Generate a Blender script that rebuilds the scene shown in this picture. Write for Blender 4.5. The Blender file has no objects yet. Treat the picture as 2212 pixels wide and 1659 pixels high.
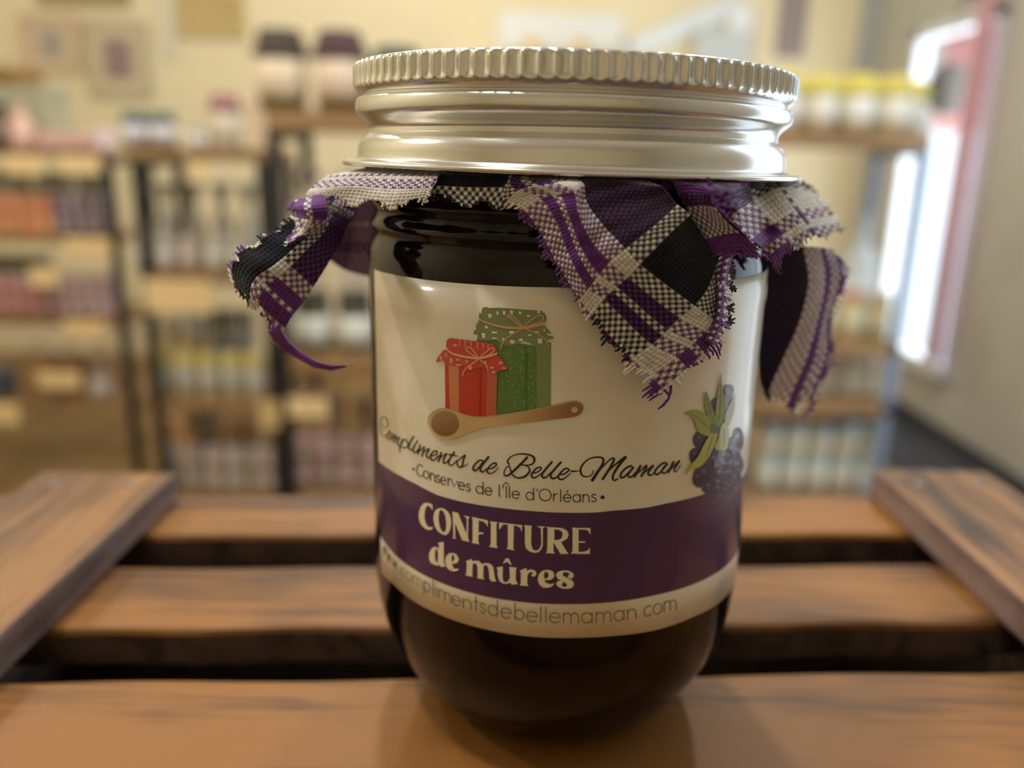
import bpy, bmesh, math, random
import numpy as np
from mathutils import Vector, Matrix
from mathutils.geometry import tessellate_polygon

SC = bpy.context.scene
COL = SC.collection
random.seed(7)
RNG = np.random.default_rng(7)

# ------------------------------------------------------------------ camera
W, H = 2212, 1659
F, PITCH, ROLL = 1782.57, 0.2693, 0.02195
EYE = 1.02                                   # eye height above the floor, metres
cp, sp, cr, sr = math.cos(PITCH), math.sin(PITCH), math.cos(ROLL), math.sin(ROLL)
FW = np.array([0, cp, -sp]); _rt = np.array([1., 0, 0]); _up = np.array([0, sp, cp])
RT = cr*_rt + sr*_up; UP = -sr*_rt + cr*_up
CAM = np.array([0, 0, EYE])
cam = bpy.data.cameras.new('camera'); camo = bpy.data.objects.new('camera', cam); COL.objects.link(camo)
camo.matrix_world = Matrix(((RT[0], UP[0], -FW[0], 0), (RT[1], UP[1], -FW[1], 0), (RT[2], UP[2], -FW[2], EYE), (0, 0, 0, 1)))
cam.sensor_width = 36; cam.lens = F/W*36; cam.clip_start = 0.01; cam.clip_end = 60
cam.dof.use_dof = True; cam.dof.focus_distance = 0.113; cam.dof.aperture_fstop = 9.6
SC.camera = camo

# ------------------------------------------------------------------ world, light, exposure
def lin(r, g, b):
    f = lambda c: (c/255/12.92) if c/255 <= .04045 else ((c/255+.055)/1.055)**2.4
    return (f(r), f(g), f(b), 1.0)
wd = bpy.data.worlds.new('world'); SC.world = wd; wd.use_nodes = True
bg = wd.node_tree.nodes['Background']; bg.inputs[0].default_value = (.76, .89, 1.0, 1); bg.inputs[1].default_value = 1.7
SC.view_settings.view_transform = 'Standard'; SC.view_settings.look = 'None'
SC.view_settings.gamma = 1; SC.view_settings.use_curve_mapping = False
SC.view_settings.exposure = 0.1
SC.cycles.use_denoising = True
SC.cycles.max_bounces = 8; SC.cycles.transmission_bounces = 8; SC.cycles.glossy_bounces = 4
SC.cycles.caustics_reflective = False; SC.cycles.caustics_refractive = False
SC.cycles.sample_clamp_indirect = 4.0

XR = 1.642                                   # right wall
def area(name, loc, direction, sx, sy, power, color):
    l = bpy.data.lights.new(name, 'AREA'); l.shape = 'RECTANGLE'; l.size = sx; l.size_y = sy
    l.energy = power; l.color = color
    o = bpy.data.objects.new(name, l); COL.objects.link(o); o.location = loc
    o.rotation_euler = Vector(direction).to_track_quat('-Z', 'Y').to_euler()
    return o
area('daylight_side_window', (XR+.03, 1.31, EYE+.21), (-1, 0, 0), 1.67, 2.18, 3.6, (.74, .87, 1.0))
area('daylight_far_window', (XR+.06, 3.35, EYE-.11), (-1, 0, 0), .62, 1.22, 9, (.85, .93, 1.0))
LAMPS = [(-1.3, 1.45, 2.32), (-1.7, .45, 2.32), (-.45, .05, 2.32), (-.15, .95, 2.32), (.65, 1.6, 2.32), (-.5, 2.9, 2.32)]
LAMP_W = 23

# ------------------------------------------------------------------ pixel helpers (photo pixel -> point of a real plane / of the jar's cylinder)
U_ = .038
JX, JY = .2314*U_, 3.8118*U_                 # jar axis
RG = .8925*U_                                # glass radius
ZB = EYE - 2.62*U_                           # top of the slats, the jar's base
def ray(x, y): return FW + RT*(x-W/2)/F - UP*(y-H/2)/F
def on_y(x, y, Y): v = ray(x, y); return CAM + v*(Y/v[1])
def on_z(x, y, z): v = ray(x, y); return CAM + v*((z-EYE)/v[2])
def on_x(x, y, X): v = ray(x, y); return CAM + v*(X/v[0])
def on_jar(x, y, off):
    R = RG+off; v = ray(x, y)
    a = v[0]**2+v[1]**2; b = -2*(v[0]*JX+v[1]*JY); c = JX**2+JY**2-R*R
    D = b*b-4*a*c
    t = (-b-math.sqrt(D))/(2*a) if D > 0 else -b/(2*a)
    return CAM + v*t
def ang_z(x, y, off=0):
    p = on_jar(x, y, off); return math.atan2(p[0]-JX, JY-p[1]), p[2]
def jp(th, z, R): return (JX+R*math.sin(th), JY-R*math.cos(th), z)

# ------------------------------------------------------------------ materials
def nt(m): m.use_nodes = True; return m.node_tree
MC = {}
def mat(name, rgb, rough=.6, metal=0, spec=.5, bump=0, scale=60, var=.06, coat=0, trans=0, ior=1.45, sheen=0):
    if name in MC: return MC[name]
    m = bpy.data.materials.new(name); t = nt(m); n = t.nodes; b = n['Principled BSDF']
    c = rgb if len(rgb) == 4 else (*rgb, 1)
    tc = n.new('ShaderNodeTexCoord'); ns = n.new('ShaderNodeTexNoise'); ns.inputs['Scale'].default_value = scale; ns.inputs['Detail'].default_value = 3
    t.links.new(tc.outputs['Object'], ns.inputs['Vector'])
    mx = n.new('ShaderNodeMix'); mx.data_type = 'RGBA'
    mx.inputs[6].default_value = tuple(max(0, v*(1-var)) for v in c[:3])+(1,); mx.inputs[7].default_value = tuple(min(1, v*(1+var)) for v in c[:3])+(1,)
    t.links.new(ns.outputs['Fac'], mx.inputs[0]); t.links.new(mx.outputs[2], b.inputs['Base Color'])
    b.inputs['Roughness'].default_value = rough; b.inputs['Metallic'].default_value = metal
    b.inputs['Specular IOR Level'].default_value = spec; b.inputs['Coat Weight'].default_value = coat; b.inputs['Coat Roughness'].default_value = .05
    b.inputs['Transmission Weight'].default_value = trans; b.inputs['IOR'].default_value = ior; b.inputs['Sheen Weight'].default_value = sheen
    if bump:
        bp = n.new('ShaderNodeBump'); bp.inputs['Strength'].default_value = bump; bp.inputs['Distance'].default_value = .002
        t.links.new(ns.outputs['Fac'], bp.inputs['Height']); t.links.new(bp.outputs[0], b.inputs['Normal'])
    MC[name] = m; return m
def attr_mat(name, rough, coat=0, spec=.4, sheen=0):
    if name in MC: return MC[name]
    m = bpy.data.materials.new(name); t = nt(m); n = t.nodes; b = n['Principled BSDF']
    a = n.new('ShaderNodeAttribute'); a.attribute_name = 'print'
    t.links.new(a.outputs['Color'], b.inputs['Base Color'])
    b.inputs['Roughness'].default_value = rough; b.inputs['Coat Weight'].default_value = coat; b.inputs['Coat Roughness'].default_value = .08
    b.inputs['Specular IOR Level'].default_value = spec; b.inputs['Sheen Weight'].default_value = sheen
    MC[name] = m; return m
def wood(name, light, dark, axis='X', scale=30, stretch=.06, rough=.5, fine=True):
    if name in MC: return MC[name]
    m = bpy.data.materials.new(name); t = nt(m); n = t.nodes; b = n['Principled BSDF']
    tc = n.new('ShaderNodeTexCoord'); mp = n.new('ShaderNodeMapping')
    s = [scale, scale, scale]; s['XYZ'.index(axis)] = scale*stretch; mp.inputs['Scale'].default_value = s
    t.links.new(tc.outputs['Object'], mp.inputs['Vector'])
    n1 = n.new('ShaderNodeTexNoise'); n1.inputs['Scale'].default_value = 1.6; n1.inputs['Detail'].default_value = 6; n1.inputs['Distortion'].default_value = .8
    n2 = n.new('ShaderNodeTexNoise'); n2.inputs['Scale'].default_value = 22; n2.inputs['Detail'].default_value = 5
    n3 = n.new('ShaderNodeTexNoise'); n3.inputs['Scale'].default_value = scale*.9; n3.inputs['Detail'].default_value = 3
    t.links.new(mp.outputs[0], n1.inputs[0]); t.links.new(mp.outputs[0], n2.inputs[0]); t.links.new(tc.outputs['Object'], n3.inputs[0])
    ad = n.new('ShaderNodeMath'); ad.operation = 'MULTIPLY_ADD'; ad.inputs[1].default_value = .5
    t.links.new(n2.outputs['Fac'], ad.inputs[0]); t.links.new(n1.outputs['Fac'], ad.inputs[2])
    a2 = n.new('ShaderNodeMath'); a2.operation = 'MULTIPLY_ADD'; a2.inputs[1].default_value = .35
    t.links.new(n3.outputs['Fac'], a2.inputs[0]); t.links.new(ad.outputs[0], a2.inputs[2])
    rp = n.new('ShaderNodeValToRGB'); e = rp.color_ramp.elements
    e[0].position = .72; e[0].color = dark; e[1].position = 1.14; e[1].color = light
    t.links.new(a2.outputs[0], rp.inputs[0]); t.links.new(rp.outputs[0], b.inputs['Base Color'])
    b.inputs['Roughness'].default_value = rough; b.inputs['Specular IOR Level'].default_value = .35
    bp = n.new('ShaderNodeBump'); bp.inputs['Strength'].default_value = .35; bp.inputs['Distance'].default_value = .0006
    t.links.new(n2.outputs['Fac'], bp.inputs['Height']); t.links.new(bp.outputs[0], b.inputs['Normal'])
    MC[name] = m; return m

# ------------------------------------------------------------------ object helpers
def tag(o, label=None, cat=None, group=None, kind=None):
    if label: o['label'] = label
    if cat: o['category'] = cat
    if group: o['group'] = group
    if kind: o['kind'] = kind
    return o
def empty(name, loc, label=None, cat=None, group=None):
    o = bpy.data.objects.new(name, None); COL.objects.link(o); o.location = loc; o.empty_display_size = .02
    return tag(o, label, cat, group)
def link(name, me, m=None, parent=None, loc=None, smooth=False):
    if m is not None: me.materials.append(m)
    if smooth:
        for p in me.polygons: p.use_smooth = True
    o = bpy.data.objects.new(name, me); COL.objects.link(o)
    if parent is not None: o.parent = parent
    if loc is not None: o.location = loc
    return o
class MB:
    def __init__(s): s.v = []; s.f = []; s.sm = []
    def add(s, vs, fs, smooth=False):
        k = len(s.v); s.v += [tuple(map(float, p)) for p in vs]; s.f += [tuple(i+k for i in f) for f in fs]; s.sm += [smooth]*len(fs)
        return s
    def box(s, x0, x1, y0, y1, z0, z1, b=0):
        if b <= 0:
            vs = [(x, y, z) for x in (x0, x1) for y in (y0, y1) for z in (z0, z1)]
            return s.add(vs, [(0, 1, 3, 2), (4, 6, 7, 5), (0, 4, 5, 1), (2, 3, 7, 6), (0, 2, 6, 4), (1, 5, 7, 3)])
        bm = bmesh.new(); bmesh.ops.create_cube(bm, size=1)
        for v in bm.verts: v.co = ((x0+x1)/2+v.co.x*(x1-x0), (y0+y1)/2+v.co.y*(y1-y0), (z0+z1)/2+v.co.z*(z1-z0))
        bmesh.ops.bevel(bm, geom=list(bm.edges), offset=b, segments=2, affect='EDGES', profile=.6)
        bm.verts.index_update()
        s.add([v.co[:] for v in bm.verts], [[v.index for v in f.verts] for f in bm.faces]); bm.free(); return s
    def lathe(s, prof, seg=24, cx=0, cy=0, mod=None, cap=True):
        vs = []
        for (r, z) in prof:
            for k in range(seg):
                a = 2*math.pi*k/seg; rr = r if mod is None else mod(r, z, a)
                vs.append((cx+rr*math.sin(a), cy-rr*math.cos(a), z))
        fs = []; n = len(prof)
        for i in range(n-1):
            for k in range(seg):
                k2 = (k+1) % seg; fs.append((i*seg+k, i*seg+k2, (i+1)*seg+k2, (i+1)*seg+k))
        if cap: fs.append(tuple(range(seg))[::-1]); fs.append(tuple((n-1)*seg+k for k in range(seg)))
        return s.add(vs, fs, True)
    def tube(s, pts, r, seg=8):
        pts = [Vector(p) for p in pts]; n = len(pts); rr = r if hasattr(r, '__len__') else [r]*n
        vs = []; fs = []; up = Vector((0, 0, 1))
        for i, p in enumerate(pts):
            t = (pts[min(i+1, n-1)]-pts[max(i-1, 0)]).normalized()
            a = t.cross(up);  a = a.normalized() if a.length > 1e-3 else Vector((1, 0, 0)); b = t.cross(a)
            for k in range(seg):
                q = 2*math.pi*k/seg; vs.append(p+(a*math.cos(q)+b*math.sin(q))*rr[i])
        for i in range(n-1):
            for k in range(seg): fs.append((i*seg+k, i*seg+(k+1) % seg, (i+1)*seg+(k+1) % seg, (i+1)*seg+k))
        fs.append(tuple(range(seg))); fs.append(tuple((n-1)*seg+k for k in range(seg))[::-1])
        return s.add(vs, fs, True)
    def mesh(s, name):
        me = bpy.data.meshes.new(name); me.from_pydata(s.v, [], s.f); me.update()
        for p, q in zip(me.polygons, s.sm): p.use_smooth = q
        bm = bmesh.new(); bm.from_mesh(me); bmesh.ops.recalc_face_normals(bm, faces=bm.faces); bm.to_mesh(me); bm.free()
        return me
    def build(s, name, m, parent=None, loc=None): return link(name, s.mesh(name), m, parent, loc)
def struct(name, mb, m, loc=None): return tag(mb.build(name, m, None, loc), kind='structure')

# ------------------------------------------------------------------ room
M_wall = mat('cream_wall_paint', lin(236, 224, 188), .8, var=.03, scale=3)
M_wallr = mat('grey_beige_wall_paint', lin(188, 186, 178), .8, var=.03, scale=3)
M_ceil = mat('ceiling_white', lin(238, 234, 224), .85, var=.02)
M_floor = wood('floor_wood', lin(140, 110, 66), lin(108, 82, 48), 'Y', 6, .1, .45)
M_base = mat('baseboard_dark', lin(58, 60, 66), .5)
M_frame = mat('white_window_paint', lin(225, 232, 240), .5)
XL, YB, YF, ZC = -2.8, -2.4, 4.1, 2.75
def wall_quad(name, m, boxes):
    b = MB()
    for q in boxes: b.box(*q)
    return struct(name, b, m)
wall_quad('floor', M_floor, [(XL-.1, XR+.1, YB-.1, YF+.1, -.08, 0)])
wall_quad('ceiling', M_ceil, [(XL-.1, XR+.1, YB-.1, YF+.1, ZC, ZC+.08)])
wall_quad('wall_front', M_wall, [(XL-.1, XR+.1, YF, YF+.1, 0, ZC)])
wall_quad('wall_back', wood('dark_wood_panelling', lin(212, 200, 172), lin(186, 172, 144), 'Z', 6, .1, .6), [(XL-.1, XR+.1, YB-.1, YB, 0, ZC)])
wall_quad('wall_left', M_wall, [(XL-.1, XL, YB, YF, 0, ZC)])
WZ0, WZ1, WY0, WY1 = EYE-.745, EYE+.535, 3.02, 3.68      # far window
VZ0, VZ1, VY0, VY1 = EYE-.92, EYE+1.34, .43, 2.18       # window beside the table
wall_quad('wall_right', M_wallr, [(XR, XR+.12, YB, VY0, 0, ZC), (XR, XR+.12, VY0, VY1, 0, VZ0), (XR, XR+.12, VY0, VY1, VZ1, ZC),
    (XR, XR+.12, VY1, WY0, 0, ZC), (XR, XR+.12, WY0, WY1, 0, WZ0), (XR, XR+.12, WY0, WY1, WZ1, ZC), (XR, XR+.12, WY1, YF, 0, ZC)])
wall_quad('baseboard_right', M_base, [(XR-.018, XR, VY1+.02, YF, 0, .06)])
for nm, (y0, y1, z0, z1) in (('window_1', (WY0, WY1, WZ0, WZ1)), ('window_2', (VY0, VY1, VZ0, VZ1))):
    t = .045; b = MB()
    b.box(XR-.012, XR+.05, y0, y0+t, z0, z1, .003); b.box(XR-.012, XR+.05, y1-t, y1, z0, z1, .003)
    b.box(XR-.012, XR+.05, y0, y1, z1-t, z1, .003)
    if nm == 'window_2': b.box(XR, XR+.04, (y0+y1)/2-.02, (y0+y1)/2+.02, z0, z1, .003)
    wo = struct(nm, b, M_frame)
    MB().box(XR-.05, XR+.05, y0-.03, y1+.03, z0-.03, z0+.02, .004).build('window_sill', M_frame, wo)
# outside the far window
M_red = mat('faded_red_awning', lin(240, 168, 160), .8)
M_white = mat('white_railing_paint', lin(240, 240, 235), .7)
aw = MB(); aw.add([(XR+.25, 2.75, EYE+.55), (XR+.25, 4.9, EYE+.55), (XR+.75, 4.9, EYE+.20), (XR+.75, 2.75, EYE+.20),
                   (XR+.25, 2.75, EYE+.53), (XR+.25, 4.9, EYE+.53), (XR+.75, 4.9, EYE+.18), (XR+.75, 2.75, EYE+.18)],
                  [(0, 1, 2, 3), (4, 7, 6, 5), (0, 4, 5, 1), (1, 5, 6, 2), (2, 6, 7, 3), (3, 7, 4, 0)])
tag(aw.build('awning', M_red), 'faded red awning seen outside through the far window', 'awning')
rl = empty('railing', (XR+1.1, 4.0, 0), 'white railing outside beyond the bright window', 'railing')
for k in range(9): MB().box(-.02, .02, -1.2+k*.28, -1.16+k*.28, 0, EYE-.15).build('post', M_white, rl)
MB().box(-.025, .025, -1.25, 1.2, EYE-.17, EYE-.12).build('rail', M_white, rl)
cu = MB(); n_ = 40
for side in (0, 1):
    cu.add([(XR-.055-.008*side+.006*math.sin(i*1.1), 3.0+.095*i/n_, z) for i in range(n_+1) for z in (WZ0+.03, WZ1+.03)], [(2*i, 2*i+1, 2*i+3, 2*i+2) for i in range(n_)], True)
cu.build('curtain', mat('mauve_curtain_cloth', lin(206, 160, 172), .9, sheen=.3))
tag(bpy.data.objects['curtain'], 'narrow mauve pink curtain at the near side of the far window', 'curtain')
# lamps
M_shade = mat('white_lamp_shade', lin(235, 230, 215), .6)
M_bulb = bpy.data.materials.new('warm_bulb'); _t = nt(M_bulb); _b = _t.nodes['Principled BSDF']
_b.inputs['Emission Color'].default_value = (1, .66, .32, 1); _b.inputs['Emission Strength'].default_value = 26
for i, (x, y, z) in enumerate(LAMPS):
    where = ['above the left shelving units', 'over the left aisle', 'almost above the camera', 'over the centre of the shop', 'over the right shelving unit', 'in front of the far cream wall'][i]
    L = empty('pendant_lamp', (x, y, z), 'white shaded pendant lamp with warm bulb hanging ' + where, 'lamp', 'pendant lamps')
    MB().lathe([(.02, .14), (.05, .13), (.12, .04), (.15, 0), (.145, 0), (.045, .12), (.02, .13)], 24, cap=False).build('lamp_shade', M_shade, L)
    MB().lathe([(.001, -.035), (.025, -.025), (.038, 0), (.025, .04), (.015, .07), (.001, .08)], 16).build('bulb', M_bulb, L)
    MB().tube([(0, 0, .13), (0, 0, ZC-z)], .004, 6).build('cord', M_base, L)
    l = bpy.data.lights.new('bulb_light', 'POINT'); l.energy = LAMP_W; l.color = (1, .97, .91); l.shadow_soft_size = .05
    lo = bpy.data.objects.new('bulb_light', l); COL.objects.link(lo); lo.location = (x, y, z-.06)
# ------------------------------------------------------------------ crate
M_slat = wood('stained_crate_wood', lin(140, 94, 42), lin(42, 24, 11), 'X', 26, .07, .5)
M_rail = wood('stained_crate_rail_wood', lin(142, 102, 62), lin(52, 35, 24), 'Y', 26, .07, .5)
M_end = wood('crate_sawn_edge_shaded', lin(96, 78, 68), lin(48, 36, 32), 'Y', 60, .1, .6)
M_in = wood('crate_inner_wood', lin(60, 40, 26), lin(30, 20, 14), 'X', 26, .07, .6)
crate = empty('wooden_crate', (0, .18, ZB-.10), 'brown stained slatted wooden crate standing under the purple jam jar', 'crate')
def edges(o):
    # greyer, rougher sawn edges; the slat gaps' shade is also put into their colour
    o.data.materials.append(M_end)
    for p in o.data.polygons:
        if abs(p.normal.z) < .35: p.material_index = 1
SK = math.tan(math.radians(3.1))
def slat(y0, y1, zt, th, m, x0=-.165, x1=.185, name='slat', rag=.0004, sk=SK):
    # a sawn board: rounded long edges, slightly uneven, following the crate's skew
    n = 60; prof = [(0, -th), (0, -.0015), (.0006, -.0004), (.0016, 0), (.5, 0), (-.0016, 0), (-.0006, -.0004), (0, -.0015), (0, -th)]
    vs = []; fs = []
    for i in range(n+1):
        x = x0+(x1-x0)*i/n; w1, w2 = rag*math.sin(i*.9+y0*90), rag*math.sin(i*.53+2+y1*70)
        ya, yb = y0+sk*x+w1, y1+sk*x+w2
        row = [(ya, -th), (ya, -.0015), (ya+.0006, -.0004), (ya+.0018, 0), (yb-.0018, 0), (yb-.0006, -.0004), (yb, -.0015), (yb, -th)]
        vs += [(x, y, zt+z) for y, z in row]
    for i in range(n):
        for k in range(8): a = i*8+k; b = i*8+(k+1) % 8; fs.append((a, b, b+8, a+8))
    fs += [tuple(range(8)), tuple(n*8+k for k in range(8))[::-1]]
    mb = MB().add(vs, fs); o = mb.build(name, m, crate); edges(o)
    for v in o.data.vertices: v.co -= Vector(crate.location)
    return o
def cbox(name, m, *q, b=.0008):
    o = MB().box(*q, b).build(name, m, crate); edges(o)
    for v in o.data.vertices: v.co -= Vector(crate.location)
    return o
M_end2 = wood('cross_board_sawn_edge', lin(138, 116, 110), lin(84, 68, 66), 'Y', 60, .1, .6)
slat(.062, .1430, ZB, .010, M_slat)
slat(.1607, .1890, ZB, .0085, M_slat)
slat(.2065, .2340, ZB, .0085, M_slat)
# two boards lie across the slats
cbox('cross_board', M_rail, -.135, -.0972, .040, .2235, ZB+.0002, ZB+.0090, b=.0012)
cbox('cross_board', M_rail, .1115, .1465, .040, .2385, ZB+.0002, ZB+.0095, b=.0012)
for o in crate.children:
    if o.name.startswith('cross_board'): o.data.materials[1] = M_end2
# crate body under the slats
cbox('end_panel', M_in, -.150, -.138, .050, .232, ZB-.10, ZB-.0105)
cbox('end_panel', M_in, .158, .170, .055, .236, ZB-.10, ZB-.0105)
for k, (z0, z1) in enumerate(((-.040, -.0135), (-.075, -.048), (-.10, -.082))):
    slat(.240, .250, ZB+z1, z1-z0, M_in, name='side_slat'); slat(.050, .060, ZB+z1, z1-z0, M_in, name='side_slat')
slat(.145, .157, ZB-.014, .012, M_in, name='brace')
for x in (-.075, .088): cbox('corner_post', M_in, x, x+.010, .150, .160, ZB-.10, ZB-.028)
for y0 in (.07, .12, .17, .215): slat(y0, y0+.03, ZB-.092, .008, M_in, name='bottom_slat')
M_nail = mat('dull_nail_steel', lin(120, 112, 110), .35, .9)
for (x, y) in ((-.126, .212), (-.106, .214), (-.118, .118), (.120, .226), (.138, .227), (.131, .139)):
    o = MB().lathe([(.0016, -.001), (.0016, .0003), (.0010, .0006), (.0001, .0007)], 12).build('nail', M_nail, crate)
    o.location = Vector((x, y, ZB+.0093 if x > 0 else ZB+.0088))-Vector(crate.location)
# table under the crate
M_table = mat('dark_grey_table_top', lin(70, 74, 82), .35)
tz = ZB-.10
tb = empty('display_table', (-.0, .15, 0), 'dark grey display table carrying the wooden crate', 'table')
MB().box(-.36, .40, -.25, .20, tz-.03, tz-.0005, .003).build('table_top', M_table, tb)
for x in (-.33, .35):
    for y in (-.22, .17): MB().box(x-.02, x+.02, y-.02, y+.02, 0, tz-.03, .002).build('leg', M_table, tb)

# ------------------------------------------------------------------ the jam jar
jar = empty('jam_jar', (JX, JY, ZB), 'large glass jar of dark blackberry jam with silver lid, checked cloth and printed label', 'jam jar')
JL = Vector((JX, JY, ZB))
def toj(o):
    for v in o.data.vertices: v.co -= JL
    o.parent = jar; return o
M_glass = bpy.data.materials.new('clear_jar_glass'); _t = nt(M_glass); _b = _t.nodes['Principled BSDF']
_b.inputs['Transmission Weight'].default_value = 1; _b.inputs['Roughness'].default_value = .015; _b.inputs['IOR'].default_value = 1.38
_b.inputs['Base Color'].default_value = (.97, .985, .98, 1)
_n = _t.nodes.new('ShaderNodeTexNoise'); _n.inputs['Scale'].default_value = 55; _bp = _t.nodes.new('ShaderNodeBump'); _bp.inputs['Strength'].default_value = .06; _bp.inputs['Distance'].default_value = .002
_tc = _t.nodes.new('ShaderNodeTexCoord'); _t.links.new(_tc.outputs['Object'], _n.inputs['Vector']); _t.links.new(_n.outputs['Fac'], _bp.inputs['Height']); _t.links.new(_bp.outputs[0], _b.inputs['Normal'])
prof = [(.40, -2.585), (.50, -2.62), (.575, -2.60), (.65, -2.54), (.72, -2.46), (.785, -2.35), (.835, -2.24), (.868, -2.13), (.885, -2.03), (.8925, -1.93), (.8925, -1.2), (.8925, -.46), (.8915, -.42),
        (.885, -.385), (.872, -.355), (.862, -.335), (.864, -.318), (.878, -.30), (.880, -.285), (.868, -.265), (.858, -.245), (.862, -.225), (.874, -.205), (.874, -.19), (.862, -.165), (.85, -.14), (.845, -.08), (.845, .05), (.845, .30), (.78, .31)]
zoff = EYE
jb = MB().lathe([(.001, -2.585*U_+zoff)]+[(r*U_, z*U_+zoff) for r, z in prof]+[(.001, .31*U_+zoff)], 160, JX, JY, cap=False)
toj(jb.build('glass_body', M_glass))
M_jam = mat('dark_blackberry_jam', (.016, .0022, .005, 1), .4, bump=.5, scale=120, var=.6, spec=.08)
jm = MB().lathe([(.001, -2.52*U_+zoff), (.38*U_, -2.52*U_+zoff), (.50*U_, -2.545*U_+zoff)]+[((r-.055)*U_, (z+.02)*U_+zoff) for r, z in prof[3:26]]+[(.79*U_, .2*U_+zoff), (.001, .2*U_+zoff)], 128, JX, JY, cap=False)
toj(jm.build('jam_filling', M_jam))

# screw lid
M_lid = bpy.data.materials.new('brushed_silver_lid'); _t = nt(M_lid); _b = _t.nodes['Principled BSDF']
_b.inputs['Base Color'].default_value = (.74, .74, .72, 1); _b.inputs['Metallic'].default_value = 1; _b.inputs['Roughness'].default_value = .22
_tc = _t.nodes.new('ShaderNodeTexCoord'); _mp = _t.nodes.new('ShaderNodeMapping'); _mp.inputs['Scale'].default_value = (900, 900, 4000)
_n = _t.nodes.new('ShaderNodeTexNoise'); _n.inputs['Scale'].default_value = 1; _n.inputs['Detail'].default_value = 2
_bp = _t.nodes.new('ShaderNodeBump'); _bp.inputs['Strength'].default_value = .05; _bp.inputs['Distance'].default_value = .0002
_t.links.new(_tc.outputs['Object'], _mp.inputs[0]); _t.links.new(_mp.outputs[0], _n.inputs[0]); _t.links.new(_n.outputs['Fac'], _bp.inputs['Height']); _t.links.new(_bp.outputs[0], _b.inputs['Normal'])
lp = [(.001, .325), (.80, .325), (.855, .332), (.895, .345), (.915, .3455), (.930, .340), (.9385, .328), (.9405, .318), (.9405, .300), (.9405, .280), (.9405, .262), (.9375, .254), (.9330, .246), (.9235, .234), (.912, .222), (.905, .2145),
      (.9085, .2115), (.916, .2085), (.924, .2055), (.9285, .198), (.9315, .185), (.9325, .172), (.9310, .158), (.9255, .147), (.915, .136), (.900, .122), (.886, .106), (.879, .092), (.879, .083), (.885, .074), (.896, .065), (.906, .055), (.9140, .042),
      (.9225, .025), (.9240, .005), (.9250, -.015), (.9270, -.026), (.9330, -.034), (.9480, -.0385), (.9700, -.0400), (.9830, -.0415), (.9885, -.046), (.9895, -.0525), (.9870, -.059), (.978, -.062), (.955, -.062), (.93, -.060), (.905, -.05), (.89, 0), (.88, .1), (.88, .28), (.001, .29)]
def knurl(r, z, a):
    zz = (z-zoff)/U_; R = r/U_
    if .248 < zz < .342 and R > .9:
        k = min(1, (zz-.248)/.018)*min(1, (.342-zz)/.014)
        ph = (a*104/(2*math.pi)) % 1.0
        g = (1-abs(2*ph-1))                      # one sharp flute per step
        return r-k*U_*.016*(g**.6)
    # the thread grooves climb slightly around the band
    return r
lb = MB().lathe([(r*U_, z*U_+zoff) for r, z in lp], 832, JX, JY, knurl, cap=False)
lido = toj(lb.build('screw_lid', M_lid)); tag(lido, 'silver metal screw lid with knurled rim')
# the lid sits a touch askew, its right side lower
piv = Vector((0, 0, (.0*U_+zoff)-ZB)); rot = Matrix.Rotation(math.radians(.75), 4, 'Y')
for v in lido.data.vertices: v.co = piv+rot@(v.co-piv)
# slight helical climb of the lower part of the lid (threads)
for v in lido.data.vertices:
    zz = (v.co.z+ZB-zoff)/U_; a = math.atan2(v.co.x, -v.co.y)
    w = max(0, 1-abs(zz-.10)/.10)
    v.co.z += w*U_*.012*math.sin(a+.4)
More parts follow.
